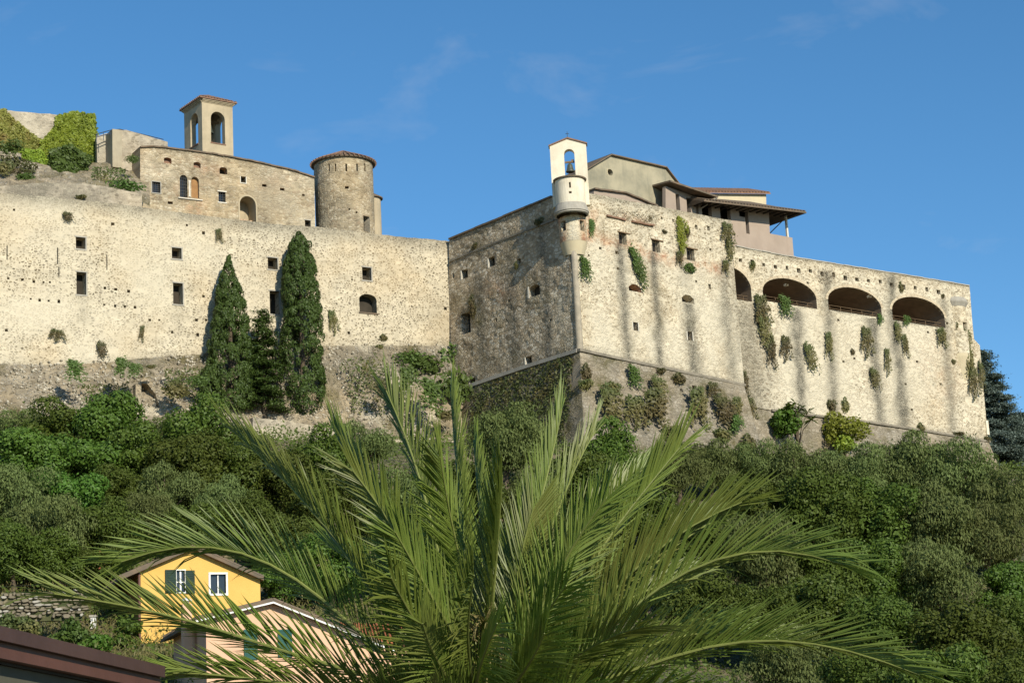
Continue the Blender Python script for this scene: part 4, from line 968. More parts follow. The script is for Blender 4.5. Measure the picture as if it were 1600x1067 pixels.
b = MB(); b.lathe(rk3, [(r3 * 0.72, zl - 0.75), (r3 * 0.84, zl - 0.3), (r3 * 0.99, zl + 0.352)], 36); b.build('corner_foot', M['cream_plaster'], BT, smooth=True)

# ------------------------------------------------------------------ gabled hall behind the bastion's parapet
GH = PR.back(5.0)
gh = thing('gabled_hall', 'weathered grey-green plastered gable with small round window behind the bell turret', 'building', tuple(GH.hit(990, 330)))
gout = [(914, 266), (921, 262), (953, 243), (1000, 252), (1039, 263), (1063, 294), (1064, 345), (914, 325)]
wall(gh, 'gable_wall', GH, gout, [H(GH, 953.5, 269.5, 8.5, 10, 'round', name='round_window', depth=0.4, frame=('l', 0.06, 'cream_plaster'))], 0.4, M['green_plaster'], 3.0, 0.02)
for i, (p, q) in enumerate([((914, 266), (953, 242.5)), ((952.5, 242.3), (1040, 262.5)), ((1039, 262), (1064, 294.5))]):
    strip(gh, 'roof_edge', GH, [p, q], 0.11, -3.2, 0.25, M['old_tile'], 0.45, 0.0)
LR = PR.back(2.2)
sh = thing('lean_to', 'small plastered lean-to with thin dark eave just behind the bastion parapet', 'building', tuple(LR.hit(975, 330)))
wall(sh, 'plaster_wall', LR, [(928, 297), (976, 303), (1024, 323), (1026, 345), (928, 330)], [], 0.5, M['pink_plaster'], 2.2, 0.01)
strip(sh, 'roof_edge', LR, [(927, 295.5), (976, 302), (994, 309), (1025, 322.5)], 0.13, -2.6, 0.25, M['old_tile'], 0.5, 0.015)

# ------------------------------------------------------------------ loggia
LO = PR.back(4.0); LO = Plane(LO.O, 41)
lo = thing('loggia', 'rosy plastered loggia with tall dark openings under a broad overhanging roof', 'building', tuple(LO.hit(1150, 390)))
def R4(x0, x1, y0, y1, **k): return H(LO, (x0 + x1) / 2, (y0 + y1) / 2, x1 - x0, y1 - y0, name='opening', depth=0.4, back=False, **k)
hl_ = [R4(1056.5, 1062.5, 304, 336), R4(1073.5, 1079.5, 310, 341), R4(1088, 1092, 318, 345), R4(1097, 1112, 315, 349), R4(1126, 1142, 320, 362), R4(1164.8, 1170, 329, 365)]
u0 = LO.uv(1155.5, 340)[0]; u1 = LO.uv(1164.7, 340)[0]; va, vb = LO.uv(1160, 328)[1], LO.uv(1160, 339)[1]
hl_.append(dict(loop=loop_uv(u0, u1 - 0.0, vb, va), name='opening', depth=0.4, back=False))
# merge the stepped opening into one loop
l1, l2 = hl_[5]['loop'], hl_[6]['loop']; hl_ = hl_[:5] + [dict(loop=np.array([(l1[0, 0], l1[0, 1]), (l1[1, 0], l1[1, 1]), (l1[2, 0], l2[2, 1]), (l2[0, 0], l2[2, 1]), (l2[0, 0], l2[0, 1]), (l1[0, 0], l2[0, 1])]), name='opening', depth=0.4, back=False)]
wall(lo, 'front_wall', LO, [(1040, 291), (1100, 312), (1201, 324), (1203, 365), (1238, 371.5), (1241, 408), (1140, 395), (1040, 345)], hl_, 0.4, M['pink_plaster'], 0.4, 0.015)
# end wall and back room
ue, uw = LO.uv(1240, 390)[0], LO.uv(1041, 330)[0]
vt_ = LO.uv(1190, 326)[1]; vp = LO.uv(1238, 372)[1]; vb_ = LO.uv(1241, 408)[1] - 0.5
b = MB(); b.pbox(LO, ue - 0.4, ue, vb_, vp, -4.2, -0.402); b.build('end_parapet', M['pink_plaster'], lo)
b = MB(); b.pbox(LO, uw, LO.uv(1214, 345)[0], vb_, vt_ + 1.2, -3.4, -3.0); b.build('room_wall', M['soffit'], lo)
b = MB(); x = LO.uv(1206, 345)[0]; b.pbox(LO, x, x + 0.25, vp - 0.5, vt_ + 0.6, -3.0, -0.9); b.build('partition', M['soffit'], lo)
b = MB(); pp = LO.uv(1232, 350); b.pbox(LO, pp[0] - 0.09, pp[0] + 0.09, vp, vt_ + 0.25, -0.35, -0.17); b.build('post', M['pale_stone'], lo)
b = MB(); b.tube([LO.pt((pp[0], vt_ - 0.25), -0.3), LO.pt((pp[0] - 1.1, vp + 0.15), -2.4)], 0.05, 6); b.build('brace', M['timber'], lo)
# hipped main roof: eave line, rising back to a ridge
ov = 1.7
e0 = LO.uv(1100, 312.5); tip = LO.uv(1259, 331.5)
def lp(u, v, d): return LO.pt((u, v), d)
ev0, ev1 = LO.uv(1101, 313)[1], LO.uv(1250, 330)[1]
EVO = Plane(LO.O + LO.N * ov, 41)
a0 = EVO.uv(1100, 312.5); a1 = EVO.uv(1260, 331.0); evz = (a0[1] + a1[1]) / 2
dep = 5.2; rise = 1.55
P4 = [lp(a0[0], a0[1], ov), lp(a1[0], a1[1], ov), lp(a1[0], a1[1] - 0.05, -dep - 0.6), lp(a0[0], a0[1], -dep - 0.6)]
rd = [lp(a0[0], a0[1] + rise, -dep / 2 + 0.3), lp(a1[0] - 3.2, a1[1] + rise, -dep / 2 + 0.3)]
th = [0, 0, -0.14]
b = MB(); Vv = P4 + rd + [p + th for p in P4] + [rd[0] + th, rd[1] + th]
b.add(Vv, [(0, 1, 5, 4), (1, 2, 5), (2, 3, 4, 5), (3, 0, 4), (7, 6, 10, 11), (8, 7, 11), (9, 8, 11, 10), (6, 9, 10), (0, 6, 7, 1), (1, 7, 8, 2), (2, 8, 9, 3), (3, 9, 6, 0)])
b.build('main_roof', M['old_tile'], lo)
b = MB()
for i in range(34):
    t = (i + 0.5) / 34; p = P4[0] + (P4[1] - P4[0]) * t; L0 = np.linalg.norm(P4[1] - P4[0]); run = 1.0 if (1 - t) * L0 > 3.2 else (1 - t) * L0 / 3.2
    q = p + (rd[0] - P4[0]) * run * np.array([1, 1, 1]); b.tube([p + [0, 0, 0.05], q + [0, 0, 0.05]], 0.085, 6)
b.build('roof_tiles', M['old_tile'], lo)['kind'] = 'stuff'
b = MB()
for i in range(15):
    t = (i + 0.5) / 15; p = P4[0] + (P4[1] - P4[0]) * t; q = p - LO.N * (ov + 0.4); b.box((p + q) / 2 + [0, 0, -0.22 + 0.18], LO.N * (ov + 0.3) / 2, LO.U * 0.05, [0, 0, 0.06])
b.build('rafters', M['soffit'], lo)['kind'] = 'stuff'
# steeper left slope of the roof, coming down from the hall
c0, c1 = LO.uv(1038, 285), LO.uv(1101, 314)
b = MB(); A0, A1 = lp(c0[0], c0[1], 0.75), lp(c1[0], c1[1], ov); B0, B1 = lp(c0[0], c0[1] + 0.3, -3.0), lp(c1[0], c1[1] + 0.75, -3.0)
b.add([A0, A1, B1, B0] + [p + [0, 0, -0.16] for p in (A0, A1, B1, B0)], [(0, 1, 2, 3), (7, 6, 5, 4), (0, 4, 5, 1), (1, 5, 6, 2), (2, 6, 7, 3), (3, 7, 4, 0)]); b.build('side_roof', M['old_tile'], lo)
g1, g2 = lp(c1[0] - 0.15, c1[1] - 0.2, ov), lp(c1[0] - 0.9, c1[1] - 1.0, 0.1)
b = MB(); b.tube([g1, g2], 0.055, 7); b.build('downpipe', M['grey_stone'], lo)

# ------------------------------------------------------------------ tiled house farther back
HB = PR.back(10.0); HB = Plane(HB.O, 40)
hb = thing('tiled_house', 'cream house with red tiled roof showing above the loggia roof', 'building', tuple(HB.hit(1150, 345)))
wall(hb, 'plaster_wall', HB, [(1078, 302), (1197, 303.5), (1198, 350), (1078, 345)], [], 0.6, M['cream_plaster'], 5.0, 0.01)
r0, r1 = HB.uv(1070, 301), HB.uv(1200, 303); rg = HB.uv(1140, 293)
b = MB(); f = 0.35
A0, A1 = HB.pt(r0, f), HB.pt(r1, f); sl = np.array([0, 0, 1.15]) - HB.N * 2.9
b.add([A0, A1, A1 + sl, A0 + sl] + [p + [0, 0, -0.12] for p in (A0, A1, A1 + sl, A0 + sl)], [(0, 1, 2, 3), (7, 6, 5, 4), (0, 4, 5, 1), (1, 5, 6, 2), (2, 6, 7, 3), (3, 7, 4, 0)])
b.build('roof', M['tile'], hb)
b = MB()
for i in range(27):
    p = A0 + (A1 - A0) * (i + 0.5) / 27 + [0, 0, 0.03]; b.tube([p, p + sl], 0.105, 7)
b.build('roof_tiles', M['tile'], hb)['kind'] = 'stuff'

# ------------------------------------------------------------------ houses at the foot of the hill
def gable_house(root, front, left_px, right_px, eave_l, eave_r, apex, bottom, holes, mat, side_mat, depth, roof_mat, ov_s=0.55, ov_f=0.6, th=0.16):
    uL, uR = front.uv(left_px, bottom)[0], front.uv(right_px, bottom)[0]
    vL, vR, (uA, vA), vB = front.uv(left_px, eave_l)[1], front.uv(right_px, eave_r)[1], front.uv(*apex), front.uv(left_px, bottom)[1]
    wall(root, 'front_wall', front, [(uL, vB), (uR, vB), (uR, vR), (uA, vA), (uL, vL)], holes, 0.5, mat, 0.3, 0.0, uv=True)
    b = MB(); b.pbox(front, uL, uL + 0.3, vB, vL, -depth, -0.302); b.build('side_wall', side_mat, root)
    b = MB(); b.pbox(front, uR - 0.3, uR, vB, vR, -depth, -0.302); b.pbox(front, uL + 0.302, uR - 0.302, vB, min(vL, vR), -depth, -depth + 0.3); b.build('rear_wall', mat, root)
    for ue, ve, s in ((uL, vL, -1), (uR, vR, 1)):
        g = (ve - vA) / abs(ue - uA); x = ue + s * (ov_s if s < 0 else min(ov_s, 0.12)); y = ve + g * (ov_s if s < 0 else min(ov_s, 0.12))
        b = MB(); b.prism([front.pt((uA, vA), ov_f), front.pt((x, y), ov_f), front.pt((x, y + th), ov_f), front.pt((uA, vA + th), ov_f)], -front.N * (depth + ov_f + 0.4)); b.build('roof_slope', roof_mat, root)
        b = MB(); n = max(4, int(depth / 0.28))
        for i in range(n):
            d = ov_f - 0.1 - (depth + ov_f) * i / n
            b.tube([front.pt((uA, vA + th + 0.02), d), front.pt((x, y + th + 0.02), d)], 0.09, 5)
        q = b.build('roof_tiles', roof_mat, root); q['kind'] = 'stuff'
    return uL, uR, vL, vR, vB, uA, vA
YH = Plane(at_depth(300, 950, 102), 20)
yh = thing('yellow_house', 'bright yellow house with green shutters and brown eaves on the lower slope', 'house', tuple(YH.hit(315, 1060)))
def shutter(root, pl, x0, x1, y0, y1, mat, d=0.03, slats=9, label=None):
    u0, u1, v0, v1 = rect_uv(pl, (x0 + x1) / 2, (y0 + y1) / 2, x1 - x0, y1 - y0)
    f = MB(); w = 0.07
    f.pbox(pl, u0, u0 + w, v0, v1, d, d + 0.05); f.pbox(pl, u1 - w, u1, v0, v1, d, d + 0.05); f.pbox(pl, u0 + w, u1 - w, v0, v0 + w, d, d + 0.048); f.pbox(pl, u0 + w, u1 - w, v1 - w, v1, d, d + 0.048)
    o = f.build('shutter', mat, root)
    if label: o['label'] = label
    s = MB()
    for i in range(slats):
        v = v0 + w + (v1 - v0 - 2 * w) * (i + 0.5) / slats; c = pl.pt(((u0 + u1) / 2, v), d + 0.024)
        s.box(c, pl.U * ((u1 - u0) / 2 - w), pl.V * ((v1 - v0) / slats * 0.5), pl.N * 0.006 + pl.V * 0.0)
    q = s.build('slats', mat, o); q['kind'] = 'stuff'
hy = [H(YH, 282.5, 908, 13, 34, name='window', depth=0.16, bm='glass', frame=('lrtb', 0.05, 'white_paint')), H(YH, 341, 912, 24, 30, name='window', depth=0.16, bm='glass', frame=('lrtb', 0.10, 'white_paint'))]
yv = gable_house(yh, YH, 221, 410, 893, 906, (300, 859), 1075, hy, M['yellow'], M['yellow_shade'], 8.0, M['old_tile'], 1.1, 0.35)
shutter(yh, YH, 258, 275, 890, 926, M['green_paint']); shutter(yh, YH, 290, 304, 891, 927, M['green_paint'])
b = MB(); u = rect_uv(YH, 282.5, 908, 13, 34); m = (u[0] + u[1]) / 2
for k in (m,): b.pbox(YH, k - 0.04, k + 0.04, u[2], u[3], -0.13, -0.06)
b.pbox(YH, u[0], m - 0.041, u[2] + (u[3] - u[2]) * 0.45, u[2] + (u[3] - u[2]) * 0.45 + 0.05, -0.13, -0.062); b.pbox(YH, m + 0.041, u[1], u[2] + (u[3] - u[2]) * 0.45, u[2] + (u[3] - u[2]) * 0.45 + 0.05, -0.13, -0.062)
b.build('window_sash', M['white_paint'], yh)
b = MB(); u = rect_uv(YH, 341, 912, 24, 30); m = (u[0] + u[1]) / 2; b.pbox(YH, m - 0.03, m + 0.03, u[2], u[3], -0.13, -0.06); b.build('window_sash', M['white_paint'], yh)
b = MB(); b.tube([YH.pt((yv[0] - 0.07, yv[4]), 0.02), YH.pt((yv[0] - 0.07, yv[2] - 0.05), 0.02)], 0.07, 8); b.build('downpipe', M['copper2'], yh)

PK = Plane(at_depth(420, 1000, 86), 20)
pk = thing('pink_house', 'pale pink house with teal shutters, half hidden by the palm fronds', 'house', tuple(PK.hit(440, 1100)))
pv = gable_house(pk, PK, 324, 600, 968, 1012, (424, 943), 1120, [], M['pink'], M['pink'], 7.5, M['old_tile'], 0.5, 0.35, 0.13)
shutter(pk, PK, 381, 402, 983, 1030, M['teal_paint'], slats=14); shutter(pk, PK, 434, 456, 983, 1026, M['teal_paint'], slats=14)
b = MB()
for s, ue, ve in ((-1, pv[0], pv[2]), (1, pv[1], pv[3])):
    g = (ve - pv[6]) / abs(ue - pv[5]); x, y = ue + s * 0.52, ve + g * 0.52
    b.prism([PK.pt((pv[5], pv[6] - 0.02), 0.36), PK.pt((x, y - 0.02), 0.36), PK.pt((x, y + 0.05), 0.36), PK.pt((pv[5], pv[6] + 0.05), 0.36)], PK.N * 0.04)
b.build('verge_board', M['white_paint'], pk)
cp = PK.pt(PK.uv(307, 968), -2.2); b = MB(); z1 = z_at(cp[0], cp[1], 944)
b.box([cp[0], cp[1], (z1 + cp[2] - 1.2) / 2], PK.U * 0.2, PK.N * 0.2, [0, 0, (z1 - cp[2] + 1.2) / 2]); ch = b.build('chimney', M['pink'], pk)
b = MB(); b.lathe([cp[0], cp[1], z1], [(0.13, 0), (0.13, 0.12), (0.24, 0.14), (0.2, 0.22), (0.01, 0.3)], 14); b.build('flue_cap', M['white_paint'], ch)

OH = Plane(at_depth(590, 1000, 90), 18)
oh_ = thing('orange_roof_house', 'low white house with orange tiled roof glimpsed between palm fronds', 'house', tuple(OH.hit(590, 1050)))
wall(oh_, 'front_wall', OH, [(552, 1002), (640, 1003), (640, 1060), (552, 1060)], [H(OH, 580, 1022, 14, 18, name='window', depth=0.2, bm='glass')], 0.5, M['pink'], 4.0, 0.0)
b = MB(); o0, o1 = OH.uv(548, 1001), OH.uv(645, 1003); A0, A1 = OH.pt(o0, 0.4), OH.pt(o1, 0.4); sl = np.array([0, 0, 0.95]) - OH.N * 2.6
b.add([A0, A1, A1 + sl, A0 + sl] + [p + [0, 0, -0.1] for p in (A0, A1, A1 + sl, A0 + sl)], [(0, 1, 2, 3), (7, 6, 5, 4), (0, 4, 5, 1), (1, 5, 6, 2), (2, 6, 7, 3), (3, 7, 4, 0)])
M['orange_tile'] = plaster_mat('orange_tile', (0.46, 0.16, 0.07), (0.36, 0.12, 0.055), 3.0)
b.build('roof', M['orange_tile'], oh_)
b = MB()
for i in range(14):
    p = A0 + (A1 - A0) * (i + 0.5) / 14 + [0, 0, 0.03]; b.tube([p, p + sl], 0.09, 6)
b.build('roof_tiles', M['orange_tile'], oh_)['kind'] = 'stuff'

# ------------------------------------------------------------------ brown eaves of the near building, bottom left
a_ = hdir((0, 982), (245, 1041)); p0 = at_depth(100, 1006, 9.0)
NR = Plane(p0, math.degrees(a_))
nr = thing('near_eaves', 'brown sheet-metal roof edge of a nearby building in the bottom left corner', 'roof', tuple(p0 - [0, 0, 0.5]))
ua, ub = NR.uv(-150, 1000)[0], NR.uv(246, 1040)[0]
def vv(y, x=60): return NR.uv(x, y)[1]
t0 = vv(996); k = 1 / ppm(p0)
b = MB(); b.pbox(NR, ua, ub, t0 - 20 * k, t0, -0.05, 0.04); b.build('roof_sheet', M['copper'], nr)
b = MB(); b.pbox(NR, ua, ub, t0 - 43 * k, t0 - 20.5 * k, -0.06, 0.015); b.build('fascia', M['copper2'], nr)
b = MB(); b.pbox(NR, ua, ub - 0.02, t0 - 47 * k, t0 - 43.5 * k, -0.12, -0.03); b.build('shadow_gap', M['iron'], nr)
b = MB(); b.pbox(NR, ua, ub - 0.03, t0 - 80 * k, t0 - 47.5 * k, -0.14, -0.05); b.build('soffit_board', M['olive_board'], nr)
b = MB(); b.pbox(NR, ua, ub - 0.05, t0 - 125 * k, t0 - 80.5 * k, -0.3, -0.02); b.build('beam', M['copper2'], nr)
b = MB(); b.add([NR.pt((ua, t0 - 0.01), 0.03), NR.pt((ub, t0 - 0.01), 0.03), NR.pt((ub, t0 + 0.35), -2.6), NR.pt((ua, t0 + 0.35), -2.6)] + [NR.pt((ua, t0 - 0.05), -0.05), NR.pt((ub, t0 - 0.05), -0.05), NR.pt((ub, t0 + 0.28), -2.6), NR.pt((ua, t0 + 0.28), -2.6)],
      [(0, 1, 2, 3), (7, 6, 5, 4), (0, 4, 5, 1), (1, 5, 6, 2), (2, 6, 7, 3), (3, 7, 4, 0)]); b.build('roof_slope', M['copper'], nr)
b = MB(); b.pbox(NR, ua, ua + 0.15, -p0[2] + NR.O[2] * 0, t0 - 0.1, -0.3, -0.15); b.build('post', M['copper2'], nr)

# ------------------------------------------------------------------ terraces left of the yellow house
def dry_wall(x0, x1, y0, y1, d, label):
    pl = Plane(at_depth((x0 + x1) / 2, y1, d), 14)
    t = thing('dry_stone_wall', label, 'wall', tuple(pl.O))
    uL, uR, v0, v1 = rect_uv(pl, (x0 + x1) / 2, (y0 + y1) / 2, x1 - x0, y1 - y0)
    b = MB(); b.pbox(pl, uL, uR, v0 - 0.1, v1 - 0.3, -0.5, -0.14); b.build('core', M['ground'], t)
    v = v0
    while v < v1 - 0.1:
        hh = R_.uniform(0.13, 0.26); u = uL + R_.uniform(-0.2, 0.1)
        while u < uR:
            w = R_.uniform(0.14, 0.46); h = hh * R_.uniform(0.65, 1.25); e = R_.uniform(-0.12, 0.10)
            top = v0 + (v1 - v0) * (0.55 + 0.6 * float(fbm(np.array([u * 0.5]), np.array([d * 1.0]), 3)[0]))
            if v < top and R_.random() > 0.06:
                c = pl.pt((u + w / 2, v + hh / 2 + R_.uniform(-0.05, 0.05)), e - 0.12)
                b = MB(); r = [R_.uniform(0.8, 1.15) for _ in range(14)]; tl = R_.uniform(-0.25, 0.25); P = []
                for k_, (sx, sz) in enumerate([(-1, -.5), (-.5, -1), (.5, -1), (1, -.45), (1, .5), (.45, 1), (-.5, .95), (-1, .45)]):
                    g = r[k_]; P.append((sx * w / 2 * g, sz * h / 2 * g + sx * tl * h / 2))
                F3 = [c + pl.U * x * f + pl.V * z * f + pl.N * n for f, n in ((1, -0.18), (1.0, 0.03), (0.72, 0.14)) for x, z in P]
                F = [[q * 8 + i, q * 8 + (i + 1) % 8, (q + 1) * 8 + (i + 1) % 8, (q + 1) * 8 + i] for q in (0, 1) for i in range(8)] + [[16 + i for i in range(8)]]
                b.add(F3, F); b.build('stone', M['rock_stone'] if R_.random() < 0.85 else M['grey_stone'], t)
            u += w * 0.98
        v += hh * 0.95
M['rock_stone'] = plaster_mat('field_stone', (0.24, 0.20, 0.14), (0.13, 0.115, 0.08), 2.0, 0.95, 0.6)
dry_wall(2, 128, 914, 966, 97, 'rough dry-stone terrace wall in shade left of the yellow house')
fp = []
for i, px in enumerate((102, 142)):
    p = on_terrain(px, 925, 0.0, 80, 120)
    p = on_terrain(px, 938, 0.0, 70, 125); g = terr(p[0], p[1])
    fe = thing('fence_post', ('slim grey fence post standing above the dry-stone terrace wall', 'slim fence post beside the shaded side of the yellow house')[i], 'fence post', (p[0], p[1], min(float(g), p[2])))
    b = MB(); top = z_at(p[0], p[1], 906 if i == 0 else 903); b.tube([[p[0], p[1], min(float(g), p[2]) - 0.2], [p[0], p[1], top]], 0.03, 6); b.build('post', M['timber'], fe); fp.append(np.array([p[0], p[1], top]))
b = MB(); q0 = at_depth(-40, 919, 93); b.tube([q0, fp[0] - [0, 0, 0.15], fp[1] - [0, 0, 0.15]], 0.012, 5)
tag(b.build('fence_wire', M['iron'], None), 'thin wire strung along the fence posts at lower left', 'wire')
p = on_terrain(146, 984, 0.0, 60, 125); gt = thing('white_pillar', 'short white garden pillar beside the yellow house', 'pillar', (p[0], p[1], float(terr(p[0], p[1]))))
b = MB(); zt_ = z_at(p[0], p[1], 964); zb_ = min(z_at(p[0], p[1], 992), float(terr(p[0], p[1]))); b.box([p[0], p[1], (zt_ + zb_) / 2], [0.13, 0, 0], [0, 0.13, 0], [0, 0, (zt_ - zb_) / 2]); b.build('shaft', M['white_paint'], gt)
b = MB(); b.box([p[0], p[1], zt_ + 0.05], [0.18, 0, 0], [0, 0.18, 0], [0, 0, 0.05]); b.build('cap', M['grey_stone'], gt)

# low wall of the path under the cypresses
PW = PC.back(-3.4)
pw = thing('path_wall', 'low stone parapet of the path at the foot of the cypresses', 'wall', tuple(PW.hit(480, 690)))
wall(pw, 'stonework', PW, [(395, 652), (470, 661), (560, 677), (640, 690), (640, 740), (395, 715)], [], 0.4, M['keep'], 0.6, 0.06, 0.5, plain_wear(0.4), rag=0.04, cobble=0.06)
# hollow in the stony slope
HP = PC.back(-2.35)
hw_ = thing('ruined_wall_stub', 'ruined masonry stub with a dark hollow, on the stony slope left of the cypresses', 'wall', tuple(HP.hit(236, 640)))
wall(hw_, 'stonework', HP, [(212, 600), (226, 590), (240, 596), (262, 622), (268, 650), (212, 650)], [dict(loop=np.array([HP.uv(*p) for p in ((220, 634), (250, 637), (243, 616), (231, 600), (221, 598))]), name='hollow', depth=1.4)], 0.35, M['rock'], 1.8, 0.12, 0.6, plain_wear(0.6), rag=0.08, cobble=0.08)

# ------------------------------------------------------------------ foliage builders
def leaves(C, N, size, asp, rng, up=None, jit=0.6):
    """one bent-free quad (a pointed lozenge) per centre; N outward direction"""
    n = len(C); d = N + rng.normal(0, jit, (n, 3)); d /= np.linalg.norm(d, axis=1)[:, None] + 1e-9
    a = rng.normal(0, 1, (n, 3)) if up is None else up + rng.normal(0, 0.35, (n, 3))
    a -= (a * d).sum(1)[:, None] * d; a /= np.linalg.norm(a, axis=1)[:, None] + 1e-9
    b = np.cross(d, a); s = size * rng.uniform(0.7, 1.3, n)[:, None]
    V = np.stack([C - a * s, C + b * s * asp - a * s * 0.1, C + a * s, C - b * s * asp - a * s * 0.1], 1).reshape(-1, 3)
    F = np.arange(4 * n).reshape(n, 4); tone = np.repeat(np.clip(rng.normal(0.5, 0.25, n), 0, 1), 4)
    return V, F, tone
def leaf_mesh(name, C, N, size, asp, mat, rng, up=None, jit=0.6):
    V, F, t = leaves(C, N, size, asp, rng, up, jit)
    return make_mesh(name, V, F, mat, attrs={'tone': t})
def lobed_crown(rng, n, rx, rz, lobes, lr, flat=0.25, shell=(0.78, 1.05)):
    c = []
    while len(c) < lobes:
        p = rng.normal(0, 1, 3); p /= np.linalg.norm(p); p *= rng.uniform(0.35, 0.9)
        if p[2] < -0.65: continue
        c.append(p * [rx, rx, rz])
    c = np.array(c); r = lr * rng.uniform(0.65, 1.25, lobes); w = r ** 2 / (r ** 2).sum()
    k = rng.choice(lobes, n, p=w); d = rng.normal(0, 1, (n, 3)); d[:, 2] += flat; d /= np.linalg.norm(d, axis=1)[:, None]
    C = c[k] + d * (r[k] * np.where(rng.random(n) < 0.045, rng.uniform(1.0, 1.4, n), rng.uniform(*shell, n)) * (0.72 + 0.38 * vnoise(d[:, 0] * 3 + k, d[:, 1] * 3 + k * 0.7) + 0.2 * vnoise(d[:, 0] * 7 + k, d[:, 2] * 7 + k * 0.3)))[:, None] * [1, 1, 0.85]
    return C, d, c
def limbs(name, rng, targets, h0, mat, r0=0.16, base=-0.6):
    b = MB(); fork = np.array([0, 0, h0])
    b.tube([[0, 0, base], [rng.normal(0, .08), rng.normal(0, .08), h0 * 0.5], fork], [r0 * 1.25, r0, r0 * 0.85], 8)
    for t in targets:
        m = fork + (t - fork) * 0.5 + rng.normal(0, 0.12, 3); b.tube([fork, m, t], [r0 * 0.6, r0 * 0.35, r0 * 0.1], 5)
    V = np.concatenate(b.V); return make_mesh(name, V, b.F, mat)
SPECIES = {}
def species(key, mat, k, n, rx, rz, lobes, lr, size, asp, up=None, hc=2.6, jit=0.6):
    out = []
    for i in range(k):
        rng = np.random.default_rng(100 + 17 * i + len(key) * 7)
        C, d, c = lobed_crown(rng, n, rx, rz, lobes, lr)
        C[:, 2] += hc
        cm = leaf_mesh('crown', C, d, size, asp, M[mat], rng, up, jit)
        tm = limbs('trunk', rng, c[: min(9, lobes)] * 0.8 + [0, 0, hc], hc - rz * 0.75, M['bark'])
        out.append((cm, tm))
    SPECIES[key] = (out, rx, hc)
species('broad', 'broad', 3, 17000, 2.2, 2.0, 24, 0.82, 0.085, 0.62, jit=0.42)
species('bright', 'bright', 2, 16000, 2.1, 2.0, 22, 0.82, 0.09, 0.62, jit=0.42)
species('olive', 'olive', 4, 18000, 2.2, 1.9, 32, 0.74, 0.09, 0.34, np.array([0, 0, 1.0]), jit=0.55)
species('oak', 'oak', 3, 19000, 2.2, 2.0, 28, 0.76, 0.075, 0.62, jit=0.42)
NAME = dict(broad='broadleaf_tree', bright='broadleaf_tree', olive='olive_tree', oak='evergreen_oak')
TREES = []
def tree(kind, px, py, w, label, sq=1.0, hc=None):
    var, rx, h0 = SPECIES[kind]
    p = on_terrain(px, py, h0, 62, 178)
    for _ in range(3):
        s = w / 2 / ppm(p + [0, 0, 3]) / (rx * 0.88); p = on_terrain(px, py, h0 * s * sq, 62, 178)
    t = thing(NAME[kind], label, 'tree', tuple(p), 'trees on the slope below the castle', R_.uniform(0, 6.28))
    t.scale = (s, s, s * sq)
    cm, tm = var[len(TREES) % len(var)]
    link('crown', cm, t); link('trunk', tm, t); TREES.append(t)
